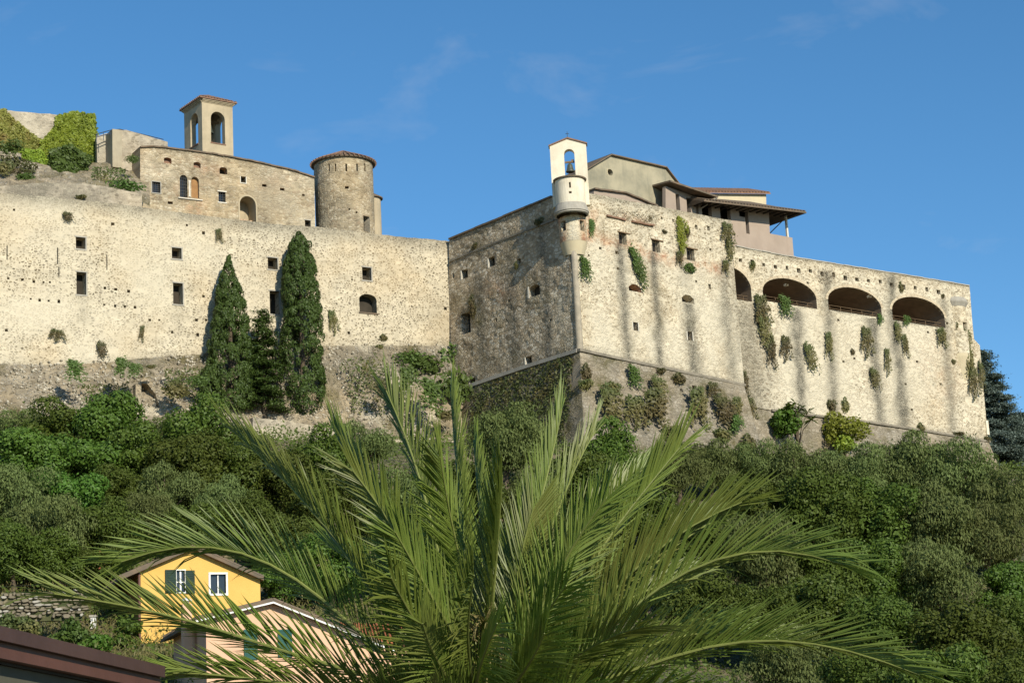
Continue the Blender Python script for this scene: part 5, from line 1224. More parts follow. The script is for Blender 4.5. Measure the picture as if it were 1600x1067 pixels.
L_ = [
 # left slope, from the castle rock downwards
 ('olive', 22, 662, 90, 'pale olive at the left edge just under the stony slope'),
 ('broad', 92, 668, 110, 'rounded green tree under the bare yellowish slope at far left'),
 ('bright', 172, 655, 112, 'tall bright green tree whose top overlaps the rocky slope at left'),
 ('olive', 246, 672, 84, 'soft grey-green tree below the dark niche in the rocky slope'),
 ('broad', 312, 672, 112, 'dense green tree in front of the foot of the left cypress'),
 ('olive', 383, 690, 76, 'feathery olive below the gap between the two cypresses'),
 ('broad', 45, 722, 120, 'broad dark green tree second row from the top at the left edge'),
 ('bright', 130, 722, 105, 'leafy tree with bright lit clumps under the tall bright tree'),
 ('broad', 205, 722, 105, 'mid-green tree in the middle of the left wood'),
 ('oak', 300, 735, 120, 'deep green tree with dark hollows below the cypress shadow'),
 ('broad', 375, 745, 105, 'green tree behind the tip of the long pale left frond'),
 ('olive', 262, 768, 100, 'grey olive left of centre of the wood above the yellow house'),
 ('olive', 20, 775, 120, 'dull grey-green olive at the left edge halfway down the slope'),
 ('bright', 112, 775, 92, 'light green tree with shiny leaves amid the olives at left'),
 ('oak', 180, 775, 90, 'small dark tree between light green tree and grey olive at left'),
 ('olive', 350, 790, 92, 'silvery olive beneath the pale frond on the left'),
 ('olive', 70, 830, 130, 'large shadowy olive low on the left slope'),
 ('oak', 160, 835, 100, 'dark tree right of the large shadowy olive'),
 ('olive', 225, 820, 90, 'grey-green olive above the peak of the yellow house roof'),
 ('oak', 300, 832, 95, 'dark evergreen directly behind the yellow house gable'),
 ('oak', 390, 820, 92, 'dark tree above the right corner of the yellow house'),
 ('oak', 20, 868, 110, 'black-green tree at the left edge above the dry-stone wall'),
 ('broad', 92, 882, 90, 'green tree standing over the dry-stone terrace wall'),
 ('oak', 160, 888, 80, 'dark shrubby tree against the shaded side of the yellow house'),
 ('oak', 440, 760, 110, 'dark tree between the two long left fronds'),
 ('oak', 450, 850, 105, 'dark evergreen right of the yellow house, behind fronds'),
 ('broad', 440, 905, 80, 'green tree filling the gap between yellow and pink house roofs'),
 ('olive', 560, 700, 95, 'dusty olive behind the dark upright fronds'),
 ('broad', 505, 730, 100, 'green tree under the path wall right of the taller cypress'),
 ('oak', 530, 800, 120, 'dark tree behind the palm, left of its heart'),
 ('broad', 520, 890, 110, 'green tree between pink house roof and palm heart'),
 ('olive', 620, 790, 120, 'grey-green olive behind the centre-left palm fronds'),
 ('broad', 640, 880, 120, 'shaded tree hidden deep behind the palm heart'),
 ('olive', 790, 690, 122, 'round blue-green olive in front of the battered bastion base'),
 ('oak', 745, 775, 110, 'dark tree under the round blue-green olive'),
 ('olive', 830, 790, 110, 'olive behind the upright central palm fronds'),
 ('oak', 740, 880, 120, 'shadowed tree behind the centre of the palm'),
 ('broad', 960, 720, 100, 'fresh green tree at the foot of the sunlit battered base'),
 ('broad', 905, 765, 110, 'green tree behind the right-hand upright fronds'),
 ('olive', 1060, 735, 95, 'grey shrubby tree right of the bright frond tip below the bastion'),
 ('broad', 1000, 800, 110, 'green tree behind the bright right-hand fronds'),
 ('olive', 1110, 730, 90, 'olive close under the right corner of the battered base'),
 ('olive', 1185, 735, 84, 'olive standing before the dark recess beside the bastion'),
 ('olive', 1248, 735, 110, 'silvery olive below the fan-leaved bush'),
 ('olive', 1335, 745, 104, 'olive below the yellow-green bush against the arcade wall'),
 ('olive', 1418, 738, 112, 'tall silvery olive in front of the arcade wall base'),
 ('olive', 1500, 752, 118, 'silvery olive at the right end of the arcade wall'),
 ('olive', 1578, 785, 110, 'olive below the blue cedar at the right edge'),
 ('oak', 1180, 795, 105, 'dark green tree at the tip of the bright right frond'),
 ('oak', 1278, 800, 130, 'broad brownish-green oak in the middle of the right wood'),
 ('oak', 1365, 815, 140, 'rounded brownish-green oak right of the broad oak'),
 ('olive', 1455, 820, 130, 'pale olive right of the rounded brownish oak'),
 ('olive', 1540, 840, 120, 'pale olive near the right edge halfway down'),
 ('oak', 1100, 850, 120, 'dark tree behind the upper right palm frond'),
 ('olive', 1190, 880, 130, 'dull olive under the arching right-hand frond'),
 ('oak', 1290, 895, 110, 'dark tree below the broad brownish-green oak'),
 ('broad', 1375, 905, 110, 'green tree beside the drooping tip of the arching right frond'),
 ('olive', 1470, 910, 140, 'wide grey olive with bare dark stems at lower right'),
 ('bright', 1578, 925, 90, 'small light green tree at the right edge'),
 ('oak', 1010, 900, 120, 'shaded tree behind the big right-hand fronds'),
 ('oak', 1090, 960, 120, 'dark bushy tree above the lowest right frond'),
 ('oak', 1190, 970, 110, 'dark tree just above the lowest right frond, near its middle'),
 ('broad', 1290, 970, 120, 'leafy tree above the outer end of the lowest right frond'),
 ('oak', 1395, 990, 130, 'dense dark tree beyond the tip of the lowest right frond'),
 ('oak', 1500, 1010, 150, 'large dense tree in the bottom right corner of the wood'),
 ('oak', 1590, 1000, 120, 'dark tree cut off by the right edge near the bottom'),
 ('olive', 1235, 1050, 130, 'grey-green tree under the lowest right frond'),
 ('oak', 1350, 1075, 140, 'dark shrubby tree at the bottom edge right of centre'),
 ('broad', 1470, 1090, 140, 'green tree cut by the bottom edge at right'),
 ('oak', 1580, 1085, 130, 'tree in the very bottom right corner'),
 ('oak', 900, 860, 120, 'dark tree hidden behind the right of the palm heart'),
]
for k, x, y, w, lab in L_: tree(k, x, y + (16 if y < 700 and x < 420 else 0), w, lab, R_.uniform(0.9, 1.08))

# cypresses and conifers at the foot of the curtain wall
def cypress_mesh(rng, h, prof, n, size, lump=0.22):
    """upright plumes: many small clumps set over the tree's outline, each a mound of scale sprays"""
    k = int(h * 52); t = rng.uniform(0.0, 1, k) ** 0.9; r = np.interp(t, [p[0] for p in prof], [p[1] for p in prof]); a = rng.uniform(0, 2 * math.pi, k)
    big = vnoise(a * 1.6, t * h * 0.35, 5); rr = np.maximum(r * (0.74 + lump * 0.75 * big) - 0.12, 0.02)
    cc = np.stack([rr * np.cos(a), rr * np.sin(a), t * h], 1); cr = rng.uniform(0.20, 0.46, k) * np.clip(r / 0.9, 0.45, 1.0)
    w = cr ** 2 / (cr ** 2).sum(); j = rng.choice(k, n, p=w)
    d = rng.normal(0, 1, (n, 3)) + np.stack([np.cos(a[j]), np.sin(a[j]), np.full(n, 0.35)], 1) * 1.1; d /= np.linalg.norm(d, axis=1)[:, None]
    C = cc[j] + d * (cr[j] * rng.uniform(0.75, 1.05, n))[:, None] * [1, 1, 1.35]
    up = np.stack([np.cos(a[j]) * 0.4, np.sin(a[j]) * 0.4, np.full(n, 1.0)], 1)
    return leaf_mesh('crown', C, d, size, 0.45, M['cypress'], rng, up, 0.4)
def conifer(name, label, pl, d, px, ytop, ybot, prof, wpx, n, size, mat, trunk_px=10, lump=0.22, mesh=None):
    p = pl.back(-d).hit(px, ybot); z0 = p[2]; h = z_at(p[0], p[1], ytop) - z0; s = ppm(p)
    rng = np.random.default_rng(int(px))
    t = thing(name, label, 'tree', tuple(p))
    pr = [(a, b * wpx / 2 / s) for a, b in prof]
    me = mesh(rng, h, wpx / 2 / s) if mesh else cypress_mesh(rng, h, pr, n, size, lump)
    me.materials.clear(); me.materials.append(M[mat]); c = link('crown', me, t)
    b = MB(); b.tube([[p[0], p[1], z0 - 2.0], [p[0], p[1], z0 + h * 0.5], [p[0], p[1], z0 + h * 0.9]], [trunk_px / 2 / s, trunk_px / 3 / s, 0.02], 8); b.build('trunk', M['bark'], t)
    return t
CYP1 = [(0, 0.55), (0.05, 0.85), (0.15, 0.97), (0.3, 1.0), (0.45, 0.88), (0.6, 0.70), (0.75, 0.50), (0.88, 0.30), (0.95, 0.16), (1, 0.03)]
CYP2 = [(0, 0.25), (0.04, 0.7), (0.1, 0.93), (0.2, 1.0), (0.35, 0.95), (0.5, 0.88), (0.65, 0.78), (0.8, 0.66), (0.9, 0.50), (0.96, 0.34), (1, 0.08)]
conifer('cypress', 'left of the two cypresses, pointed and tapering', PC, 1.7, 362, 401, 645, CYP1, 72, 36000, 0.10, 'cypress', lump=0.5)
conifer('cypress', 'right of the two cypresses, taller and blunt-topped', PC, 1.7, 475, 364, 648, CYP2, 70, 40000, 0.10, 'cypress', lump=0.45)
def layered(levels, n, droop, dens, size, asp):
    def f(rng, h, R):
        Cs, Ns = [], []
        for i in range(levels):
            t = 0.08 + 0.9 * (i + rng.uniform(-0.3, 0.3)) / levels; rl = R * (1 - t) ** 0.75 * rng.uniform(0.7, 1.15) + 0.15
            for b in range(rng.integers(4, 7)):
                a = rng.uniform(0, 6.28); L = rl * rng.uniform(0.7, 1.1); k = int(dens * L)
                s = rng.uniform(0.15, 1, k) ** 0.7; q = np.stack([np.cos(a) * s * L, np.sin(a) * s * L, t * h + s * L * 0.12 - droop * (s * L) ** 2 / (R + 0.1)], 1)
                q += rng.normal(0, 1, (k, 3)) * [0.18 * R ** 0.5, 0.18 * R ** 0.5, 0.10]; q[:, 2] -= np.abs(rng.normal(0, 0.10, k)) * droop * 2
                Cs.append(q); Ns.append(np.tile([0.25 * np.cos(a), 0.25 * np.sin(a), 1.0], (k, 1)))
        return leaf_mesh('crown', np.concatenate(Cs), np.concatenate(Ns), size, asp, M['cedar'], rng, None, 0.5)
    return f
conifer('young_conifer', 'small thin dark conifer squeezed between the two cypresses', PC, 2.4, 413, 476, 648, CYP1, 80, 0, 0, 'cypress', 8, mesh=layered(26, 0, 0.25, 130, 0.11, 0.45))
conifer('bushy_conifer', 'low dark rounded bush at the left foot of the left cypress', PC, 2.4, 330, 560, 650, [(0, 0.7), (0.3, 1), (0.7, 0.9), (1, 0.2)], 34, 3000, 0.14, 'cypress', 6)
conifer('hill_cypress', 'slim pale-green cypress half hidden behind the left palm fronds', PC, 24.0, 462, 770, 900, [(0, 0.8), (0.4, 1), (0.8, 0.7), (1, 0.1)], 26, 4000, 0.12, 'cypress', 6)
# blue cedars behind the right end of the arcade wall
def cedar(label, px, ytop, ybot, wpx, y, seed):
    p = at_depth(px, ybot, y); s = ppm(p); h = z_at(p[0], p[1], ytop) - p[2]; rng = np.random.default_rng(seed)
    t = thing('cedar', label, 'tree', tuple(p), 'blue cedars behind the right end of the castle')
    link('crown', layered(52, 0, 0.55, 210, 0.15, 0.36)(rng, h, wpx / 2 / s), t)
    b = MB(); g = float(terr(p[0], p[1])); b.tube([[p[0], p[1], min(g, p[2]) - 0.5], [p[0], p[1], p[2] + h * 0.6], [p[0], p[1], p[2] + h]], [0.38, 0.22, 0.03], 8); b.build('trunk', M['bark'], t)
cedar('taller blue cedar beside the right end of the arcade wall', 1556, 540, 800, 175, 208, 5)
cedar('lower cedar at the right edge, right of the taller blue cedar', 1612, 640, 800, 110, 212, 8)

# ------------------------------------------------------------------ plants growing on the walls
VAR = {}
def wall_plant_mesh(key, mat, kind, seed, n):
    rng = np.random.default_rng(seed)                       # built in a unit box: x across, z up, -y out of the wall
    if kind == 'hang':
        k = rng.integers(7, 11); Cs, Ns = [], []
        for i in range(k):
            x0 = rng.uniform(-0.22, 0.22); x1 = x0 + rng.uniform(-0.3, 0.3); L = rng.uniform(0.45, 1.0); m = n // k; s = rng.uniform(0, 1, m)
            q = np.stack([x0 + (x1 - x0) * s, -0.12 - 0.22 * np.sin(s * 2.6), 0.42 - L * s ** 1.3], 1) + rng.normal(0, 0.055, (m, 3)); Cs.append(q)
            Ns.append(np.tile([0, -1.0, 0.5], (m, 1)))
        C, N = np.concatenate(Cs), np.concatenate(Ns)
    elif kind == 'dry':
        C, N = rng.uniform(-0.5, 0.5, (n, 3)) * [1, 0.3, 1], rng.normal(0, 1, (n, 3)); C[:, 2] *= (1 - np.abs(C[:, 0])); C[:, 1] -= 0.1
    else:
        C, N, _ = lobed_crown(rng, n, 0.34, 0.34, 9, 0.19); C = C * [1, 0.7, 1]; C[:, 1] -= 0.1
    up = np.array([0, 0, 1.0]) if kind == 'dry' else None
    return leaf_mesh('foliage', C, N, 0.055 if kind != 'dry' else 0.06, 0.5 if kind != 'dry' else 0.16, M[mat], rng, up, 0.7)
for key, mat, kind, n in [('caper', 'caper', 'hang', 520), ('bush', 'fresh', 'bush', 620), ('scrub', 'caper', 'bush', 520), ('dry', 'dry', 'dry', 260), ('yellow', 'yellowing', 'hang', 620), ('green', 'fresh', 'hang', 560)]:
    VAR[key] = [wall_plant_mesh(key, mat, kind, 40 + 3 * i + len(key), n) for i in range(3)]
stem_b = MB(); stem_b.tube([[0, 0.05, 0.1], [0.02, -0.1, 0.2], [0.05, -0.18, 0.0]], [0.02, 0.014, 0.006], 4)
STEM = make_mesh('stem', np.concatenate(stem_b.V), stem_b.F, M['bark'])
WP = {}
def wplant(kind, pl, px, py, w, h, label, tilt=0.0, deep=1.0, name='wall_plant', off=0.02):
    uv = pl.uv(px, py)
    p = pl.pt(uv, off) if isinstance(pl, (Plane, Cyl)) else pl; s = ppm(p)
    a = math.radians(pl.deg) if isinstance(pl, Plane) else 0
    t = thing(name, label, 'plant', tuple(p), 'plants rooted in the castle walls', a)
    t.rotation_euler = (0, tilt, a); t.scale = (w / s * 1.75, max(w, h * 0.5) / s * 0.9 * deep, h / s * 1.35)
    i = WP[kind] = WP.get(kind, -1) + 1
    link('foliage', VAR[kind][i % 3], t); link('stem', STEM, t)
G_ = [
 # curtain wall
 ('caper', PC, 104, 340, 15, 12, 'small tuft under the curtain wall top at far left'),
 ('caper', PC, 342, 369, 11, 17, 'small dark tuft below the palace arched doorway'),
 ('caper', PC, 87, 524, 20, 14, 'straggling tuft low on the far left of the curtain wall'),
 ('caper', PC, 157, 548, 15, 20, 'hanging tuft near the base of the curtain wall at left'),
 ('caper', PC, 221, 522, 8, 20, 'narrow hanging tuft midway between windows and base'),
 ('caper', PC, 519, 503, 12, 28, 'trailing plant just right of the taller cypress'),
 ('scrub', PC, 600, 527, 14, 13, 'small dark bush at the wall base below the arched window'),
 ('scrub', PC, 590, 545, 22, 14, 'pale scrub at the wall base left of the bright creeper'),
 ('green', PCf, 108, 582, 30, 26, 'green tuft on the rocky slope at far left'),
 ('green', PCf, 182, 577, 26, 24, 'leafy green tuft on the rocky slope, left of a pair'),
 ('green', PCf, 205, 582, 20, 18, 'leafy green tuft on the rocky slope, right of a pair'),
 ('scrub', PCf, 232, 575, 14, 10, 'low tuft on the rocky slope right of the green pair'),
 ('scrub', PCf, 275, 610, 42, 34, 'olive-brown scrub on the slope left of the cypresses'),
 ('bush', PCf, 303, 598, 24, 24, 'green shrub beside the dark bush at the left cypress'),
 ('scrub', PCf, 60, 628, 14, 10, 'dry little tuft on the yellowish bare slope'),
 ('bush', PC, 561, 578, 30, 34, 'round green bush on the slope right of the taller cypress'),
 ('bush', PC, 578, 568, 20, 30, 'upright leafy bush adjoining the round green bush'),
 ('caper', PCf, 590, 612, 26, 24, 'drooping scrub under the round green bush'),
 ('bush', PC.back(-.4), 638, 562, 40, 32, 'dark green creeper top left of the bright creeper'),
 ('bush', PC.back(-.6), 668, 572, 50, 36, 'dark leafy mass linking to the bright creeper'),
 ('bush', PC, 702, 566, 44, 60, 'bright green creeper in the corner where curtain meets bastion'),
 ('bush', PCf.back(1.2), 706, 606, 46, 70, 'lower bright green creeper at the shaded foot of the bastion'),
 ('green', PCf, 660, 620, 40, 40, 'light green weeds on the slope left of the bastion'),
 ('green', PCf, 625, 600, 34, 36, 'light green weeds on the slope below the creeper'),
 ('scrub', PCf, 690, 650, 30, 24, 'dull scrub on the slope left of the blue-green olive'),
 # bastion, shaded face
 ('scrub', PL, 741, 478, 13, 44, 'mossy creeper on the shaded face beside the tall doorway'),
 ('scrub', PL, 744, 386, 16, 14, 'mossy tuft under the coping of the shaded face'),
 ('scrub', PL, 843, 347, 16, 18, 'mossy tuft on the string course left of the bell turret'),
 ('scrub', PL, 808, 414, 9, 15, 'tuft in a hole in the upper middle of the shaded face'),
 # bastion, sunlit face
 ('green', PR, 923, 357, 11, 22, 'small green plant right of the bell turret'),
 ('green', PR, 909, 420, 24, 28, 'round hanging plant near the corner on the sunlit face'),
 ('green', PR, 989, 408, 20, 34, 'upper half of the long plant above the reddish loophole'),
 ('green', PR, 999, 430, 20, 36, 'lower half of the long plant above the reddish loophole'),
 ('yellow', PR, 1062, 362, 18, 36, 'yellow-green plant high on the sunlit face'),
 ('yellow', PR, 1064, 385, 14, 32, 'yellow-green trail below the yellow-green plant'),
 ('scrub', PR, 1074, 366, 12, 26, 'dark tuft touching the yellow-green plant on its right'),
 ('caper', PR, 1060, 405, 14, 20, 'brownish tuft left of the third barred window'),
 ('bush', PR, 1078, 420, 22, 20, 'round green plant under the third barred window'),
 ('caper', PR, 1133, 366, 22, 28, 'brown-green crest plant on the bastion right top edge'),
 ('caper', PR, 1137, 392, 16, 30, 'hanging plant down the right edge of the sunlit face'),
 ('caper', PR, 1132, 418, 14, 18, 'lowest tuft on the bastion right edge beside the first arch'),
 ('dry', PR, 995, 340, 34, 18, 'dry brown weeds on the longer brick ledge'),
 ('dry', PR, 962, 333, 22, 14, 'dry brown weeds on the shorter brick ledge'),
 ('dry', PR, 1020, 340, 14, 14, 'dry tuft at the right end of the brick ledges'),
 ('scrub', PR, 1038, 362, 10, 8, 'tiny tuft right of the second barred window'),
 # arcade wall
 ('caper', PA, 1187, 487, 24, 40, 'hanging plant left of and below the second arch'),
 ('caper', PA, 1190, 518, 22, 44, 'hanging plant under the first arch, upper of two'),
 ('caper', PA, 1203, 550, 18, 40, 'hanging plant under the first arch, lower of two'),
 ('green', PA, 1221, 479, 26, 26, 'fresh green plant on the sill of the second arch'),
 ('caper', PA, 1225, 544, 18, 30, 'tuft on the grey part of the arcade wall below the second arch'),
 ('caper', PA, 1263, 560, 20, 34, 'bushy tuft below the right end of the second arch'),
 ('caper', PA, 1293, 541, 15, 34, 'tuft below the pier between second and third arches'),
 ('caper', PA, 1351, 534, 20, 36, 'tuft below the middle of the third arch'),
 ('scrub', PA, 1332, 549, 10, 12, 'tiny tuft left below the third arch'),
 ('caper', PA, 1363, 592, 18, 24, 'tuft low below the third arch'),
 ('dry', PA, 1290, 432, 20, 26, 'dry brown plant above the pier between second and third arches'),
 ('scrub', PA, 1176, 417, 13, 22, 'tuft between first and second arches near the top'),
 ('green', PA, 1372, 500, 13, 14, 'bright green tuft at the right end of the third arch'),
 ('caper', PA, 1413, 541, 13, 28, 'tuft below the left end of the fourth arch'),
 ('caper', PA, 1384, 565, 10, 32, 'thin trailing plant under the pier left of the fourth arch'),
 ('caper', PA, 1400, 520, 14, 24, 'tuft just under the left corner of the fourth arch'),
 ('green', PA, 1414, 502, 14, 14, 'small plant on the sill of the fourth arch'),
 ('caper', PA, 1469, 528, 20, 24, 'tuft below the right end of the fourth arch'),
 ('scrub', PA, 1489, 565, 9, 12, 'tiny tuft right of and below the fourth arch'),
 ('scrub', PA, 1408, 448, 10, 20, 'dark tuft above the left end of the fourth arch'),
 ('scrub', PA, 1473, 464, 8, 12, 'dark tuft above the right end of the fourth arch'),
 ('scrub', PA, 1148, 492, 8, 16, 'tuft in the angle under the first arch'),
 ('caper', PA, 1496, 510, 12, 14, 'tuft left of the corner turret window'),
 ('caper', PA, 1508, 532, 16, 28, 'creeper under the corner turret window'),
 ('caper', PA, 1512, 565, 20, 40, 'thick creeper on the right end of the arcade wall, upper part'),
 ('caper', PA, 1518, 598, 18, 38, 'thick creeper on the right end of the arcade wall, lower part'),
 ('caper', PA, 1530, 588, 11, 34, 'narrow creeper at the very right edge of the arcade wall'),
 ('scrub', PA, 1439, 667, 17, 17, 'round tuft on the cordon below the fourth arch'),
 ('scrub', PA, 1498, 679, 24, 10, 'low brown scrub on the cordon near the right end'),
 ('scrub', PA, 1542, 686, 14, 13, 'scrub at the right end of the cordon'),
 ('caper', PA, 1160, 600, 20, 30, 'scrub in the angle where bastion cordon ends'),
 ('caper', PA, 1170, 640, 18, 30, 'scrub trailing down the angle beside the battered base'),
 # battered base
 ('scrub', SR, 915, 582, 14, 22, 'scrub on the sunlit battered base close to its corner'),
 ('scrub', SR, 914, 604, 20, 16, 'second scrub patch down the corner of the sunlit base'),
 ('scrub', SR, 955, 606, 18, 18, 'scrub patch left of centre of the sunlit base'),
 ('green', SR, 983, 590, 18, 18, 'spiky green tuft under the cordon near the square hole'),
 ('caper', SR, 1022, 610, 20, 20, 'brown patch in the upper middle of the sunlit base'),
 ('scrub', SR, 1060, 592, 18, 14, 'brown patch under the cordon right of the middle'),
 ('scrub', SR, 1032, 582, 12, 10, 'tiny patch under the cordon in the middle'),
 ('caper', SR, 1015, 642, 34, 34, 'large scrub patch in the middle of the sunlit base'),
 ('caper', SR, 985, 645, 24, 26, 'scrub patch left of the large middle patch'),
 ('caper', SR, 945, 640, 30, 34, 'scrub patch behind the dark right-leaning frond'),
 ('caper', SR, 1085, 640, 26, 34, 'scrub patch right of the large middle patch'),
 ('caper', SR, 1110, 612, 14, 14, 'small scrub patch near the top right of the base'),
 ('caper', SR, 1122, 645, 26, 24, 'scrub patch toward the right side of the sunlit base'),
 ('caper', SR, 1146, 640, 16, 20, 'scrub patch at the right margin of the sunlit base'),
 ('green', SR, 1142, 664, 18, 16, 'greenish patch low at the right of the sunlit base'),
 ('scrub', SR, 1126, 680, 22, 20, 'lowest scrub patch at the right of the sunlit base'),
 ('scrub', SR, 1168, 692, 22, 22, 'brown shrub at the bottom right corner of the base'),
 ('scrub', SR, 1050, 680, 26, 22, 'scrub patch just above the trees under the sunlit base'),
 # beside the arcade wall
 ('bush', PA, 1234, 668, 36, 46, 'green leafy bush in the angle right of the battered base'),
 ('scrub', PA, 1298, 633, 17, 30, 'left of two dull plants above the yellow-green bush'),
 ('scrub', PA, 1321, 632, 17, 28, 'right of two dull plants above the yellow-green bush'),
 # upper rock
 ('bush', PC.back(3), 192, 292, 40, 24, 'grey-green bush at the foot of the palace left corner'),
 ('scrub', PC.back(2), 128, 309, 18, 10, 'little shrub on top of the curtain wall at left'),
 ('bush', PC.back(5), 43, 278, 26, 16, 'dark shrub on the rock at far left'),
 ('bush', PC.back(7), 14, 232, 34, 26, 'grey-green shrub on the rock under the keep at far left'),
 ('bush', PC.back(6), 205, 250, 14, 18, 'shrub in the corner left of the palace'),
 ('scrub', PC.back(5), 6, 262, 24, 34, 'grey shrub on the rock at the left edge'),
]
for k, pl, x, y, w, h, lab in G_:
    off = 0.5 if pl is PCf else (0.15 if pl in (SR, SL) else 0.02)
    g = 1.5 if pl is SR else 1.0
    wplant(k, pl, x, y, w * g, h * g, lab, R_.uniform(-0.15, 0.15) + (-0.35 if 'long plant' in lab else 0), off=off)

# bushes before the arcade wall
def bush(name, label, mat, pl, off, px, py, w, h, n, size, asp=0.6, seed=1, lobes=20):
    p = pl.back(-off).hit(px, py + h / 2); s = ppm(p); rng = np.random.default_rng(seed)
    t = thing(name, label, 'bush', tuple(p)); C, d, c = lobed_crown(rng, n, w / 2 / s * 0.85, h / 2 / s * 0.85, lobes, w / s * 0.16); C[:, 2] += h / 2 / s
    link('crown', leaf_mesh('crown', C, d, size, asp, M[mat], rng), t)
    link('stem', limbs('stem', rng, c[:6] * 0.8 + [0, 0, h / 2 / s], h / s * 0.25, M['bark'], 0.07, -1.0), t); return t
bush('yellow_bush', 'bright yellow-green bush growing against the foot of the arcade wall', 'yellowing', PA, 1.4, 1318, 672, 86, 66, 4200, 0.13, seed=4)
bush('green_bush', 'leafy green bush left of the fan-leaved shrub in the recess', 'bright', PA, 1.6, 1232, 660, 58, 66, 2600, 0.14, seed=6)
bush('variegated_bush', 'small glossy pale-leaved bush under the yellow-green bush', 'ivy', PA, 2.2, 1322, 694, 50, 26, 900, 0.14, seed=8)
# fan-leaved shrub: a few stems carrying leaf rosettes
p = PA.back(-1.8).hit(1247, 690); s = ppm(p); fl = thing('fan_leaved_shrub', 'dark shrub with long finger-like leaves in front of the arcade wall', 'bush', tuple(p))
b = MB(); rng = np.random.default_rng(3); Cs = []
for i in range(10):
    x, z = rng.uniform(-1.0, 1.3), rng.uniform(1.6, 3.4); y = rng.uniform(-0.8, 0.5); top = p + np.array([x, y, z]); b.tube([p + [0, 0, -0.6], p + np.array([x * 0.4, y * 0.4, z * 0.55]), top], [0.06, 0.045, 0.03], 5)
    for k in range(12):
        a = rng.uniform(0, 6.28); el = rng.uniform(-0.5, 0.9); d = np.array([math.cos(a) * math.cos(el), math.sin(a) * math.cos(el), math.sin(el)]); L = rng.uniform(0.6, 1.05); sd = np.cross(d, [0, 0, 1.0]); sd /= np.linalg.norm(sd)
        m = top + d * L * 0.5; e = top + d * L + [0, 0, -0.22 * L]
        Cs.append((top, m + sd * 0.10, e, m - sd * 0.10))
b.build('stems', M['bark'], fl)
V = np.array(Cs).reshape(-1, 3); obj('leaves', V, np.arange(len(V)).reshape(-1, 4), M['broad'], fl, attrs={'tone': np.full(len(V), 0.5)})['kind'] = 'stuff'

# ivy sheets on the keep wall
def sheet(name, label, mat, pl, poly, n, size, d0, d1, seed, cat='plant'):
    rng = np.random.default_rng(seed); lo, hi = np.min(poly, 0), np.max(poly, 0)
    q = rng.uniform(lo, hi, (n * 3, 2)); q = q[in_poly(q, poly)][:n]
    e = seg_dist(q, poly); q = q[rng.uniform(0, 1, len(q)) < np.clip(e / 5 + 0.25, 0, 1)]
    U = np.array([pl.uv(*p) for p in q]); th = fbm(U[:, 0] * 0.9, U[:, 1] * 0.9, seed)
    C = pl.pt(U, d0 + (d1 - d0) * th * rng.uniform(0.4, 1.1, len(U))); t = thing(name, label, cat, tuple(C.mean(0)))
    N = np.tile(pl.N, (len(C), 1)); V, F, tn = leaves(C, N, size, 0.7, rng, None, 0.6)
    o = obj('foliage', V, F, M[mat], t, attrs={'tone': tn}); return t
sheet('ivy', 'thick yellow-green ivy covering the right end of the keep wall', 'ivy', KP, [(86, 182), (112, 175), (148, 180), (152, 215), (160, 250), (150, 268), (120, 276), (80, 262), (58, 236), (62, 222), (80, 205)], 9000, 0.13, 0.05, 0.55, 3)
sheet('creeper', 'reddish-brown and yellow creeper on the keep wall at far left', 'ivy_brown', KP, [(-30, 168), (8, 172), (24, 190), (45, 207), (66, 222), (64, 244), (-30, 242)], 6500, 0.14, 0.05, 0.4, 5)
sheet('ivy_mound', 'dark green bramble mound on the rock under the ivy', 'fresh', PC.back(8.6), [(72, 238), (100, 232), (140, 250), (132, 276), (100, 284), (74, 278)], 3000, 0.16, 0.1, 1.6, 8)
sheet('bramble', 'yellow-green brambles trailing over the rock left of the dark mound', 'ivy', PC.back(8.8), [(28, 236), (62, 236), (76, 258), (74, 280), (50, 268), (34, 255)], 1900, 0.14, 0.1, 1.0, 9)
for i, (poly, n, mt, nm, lab) in enumerate([
    ([(0, 244), (40, 250), (60, 262), (40, 285), (0, 288)], 900, 'caper', 'rock_scrub', 'dull grey-green scrub on the rock at the far left under the keep'),
    ([(140, 262), (190, 262), (205, 280), (170, 292), (140, 288)], 420, 'caper', 'rock_scrub', 'thin dry scrub on the bare rock below the plastered pier')]):
    sheet(nm, lab, mt, PC.back(6.5 if i == 0 else 5.0), poly, n, 0.11, 0.0, 0.8, 31 + i)
for i, (poly, n, mt, lab) in enumerate([
    ([(530, 560), (600, 556), (640, 600), (660, 680), (600, 690), (550, 640)], 1500, 'caper', 'sparse olive-brown scrub on the stony slope right of the taller cypress'),
    ([(120, 600), (200, 596), (215, 640), (150, 650)], 500, 'caper', 'thin scrub over the stony slope at left below the curtain wall'),
    ([(255, 575), (330, 572), (325, 640), (262, 645)], 800, 'caper', 'scrub over the stony slope left of the left cypress')]):
    sheet('slope_scrub', lab, mt, PC.back(-2.2), poly, n, 0.10, -0.6, 0.7, 41 + i)
# brownish growth over the shaded battered base
t = sheet('creeping_scrub', 'brown-green scrub blanketing the shaded battered base of the bastion', 'caper', SL, [(737, 606), (820, 580), (899, 552), (893, 640), (885, 690), (735, 700)], 5200, 0.11, 0.02, 0.35, 12)
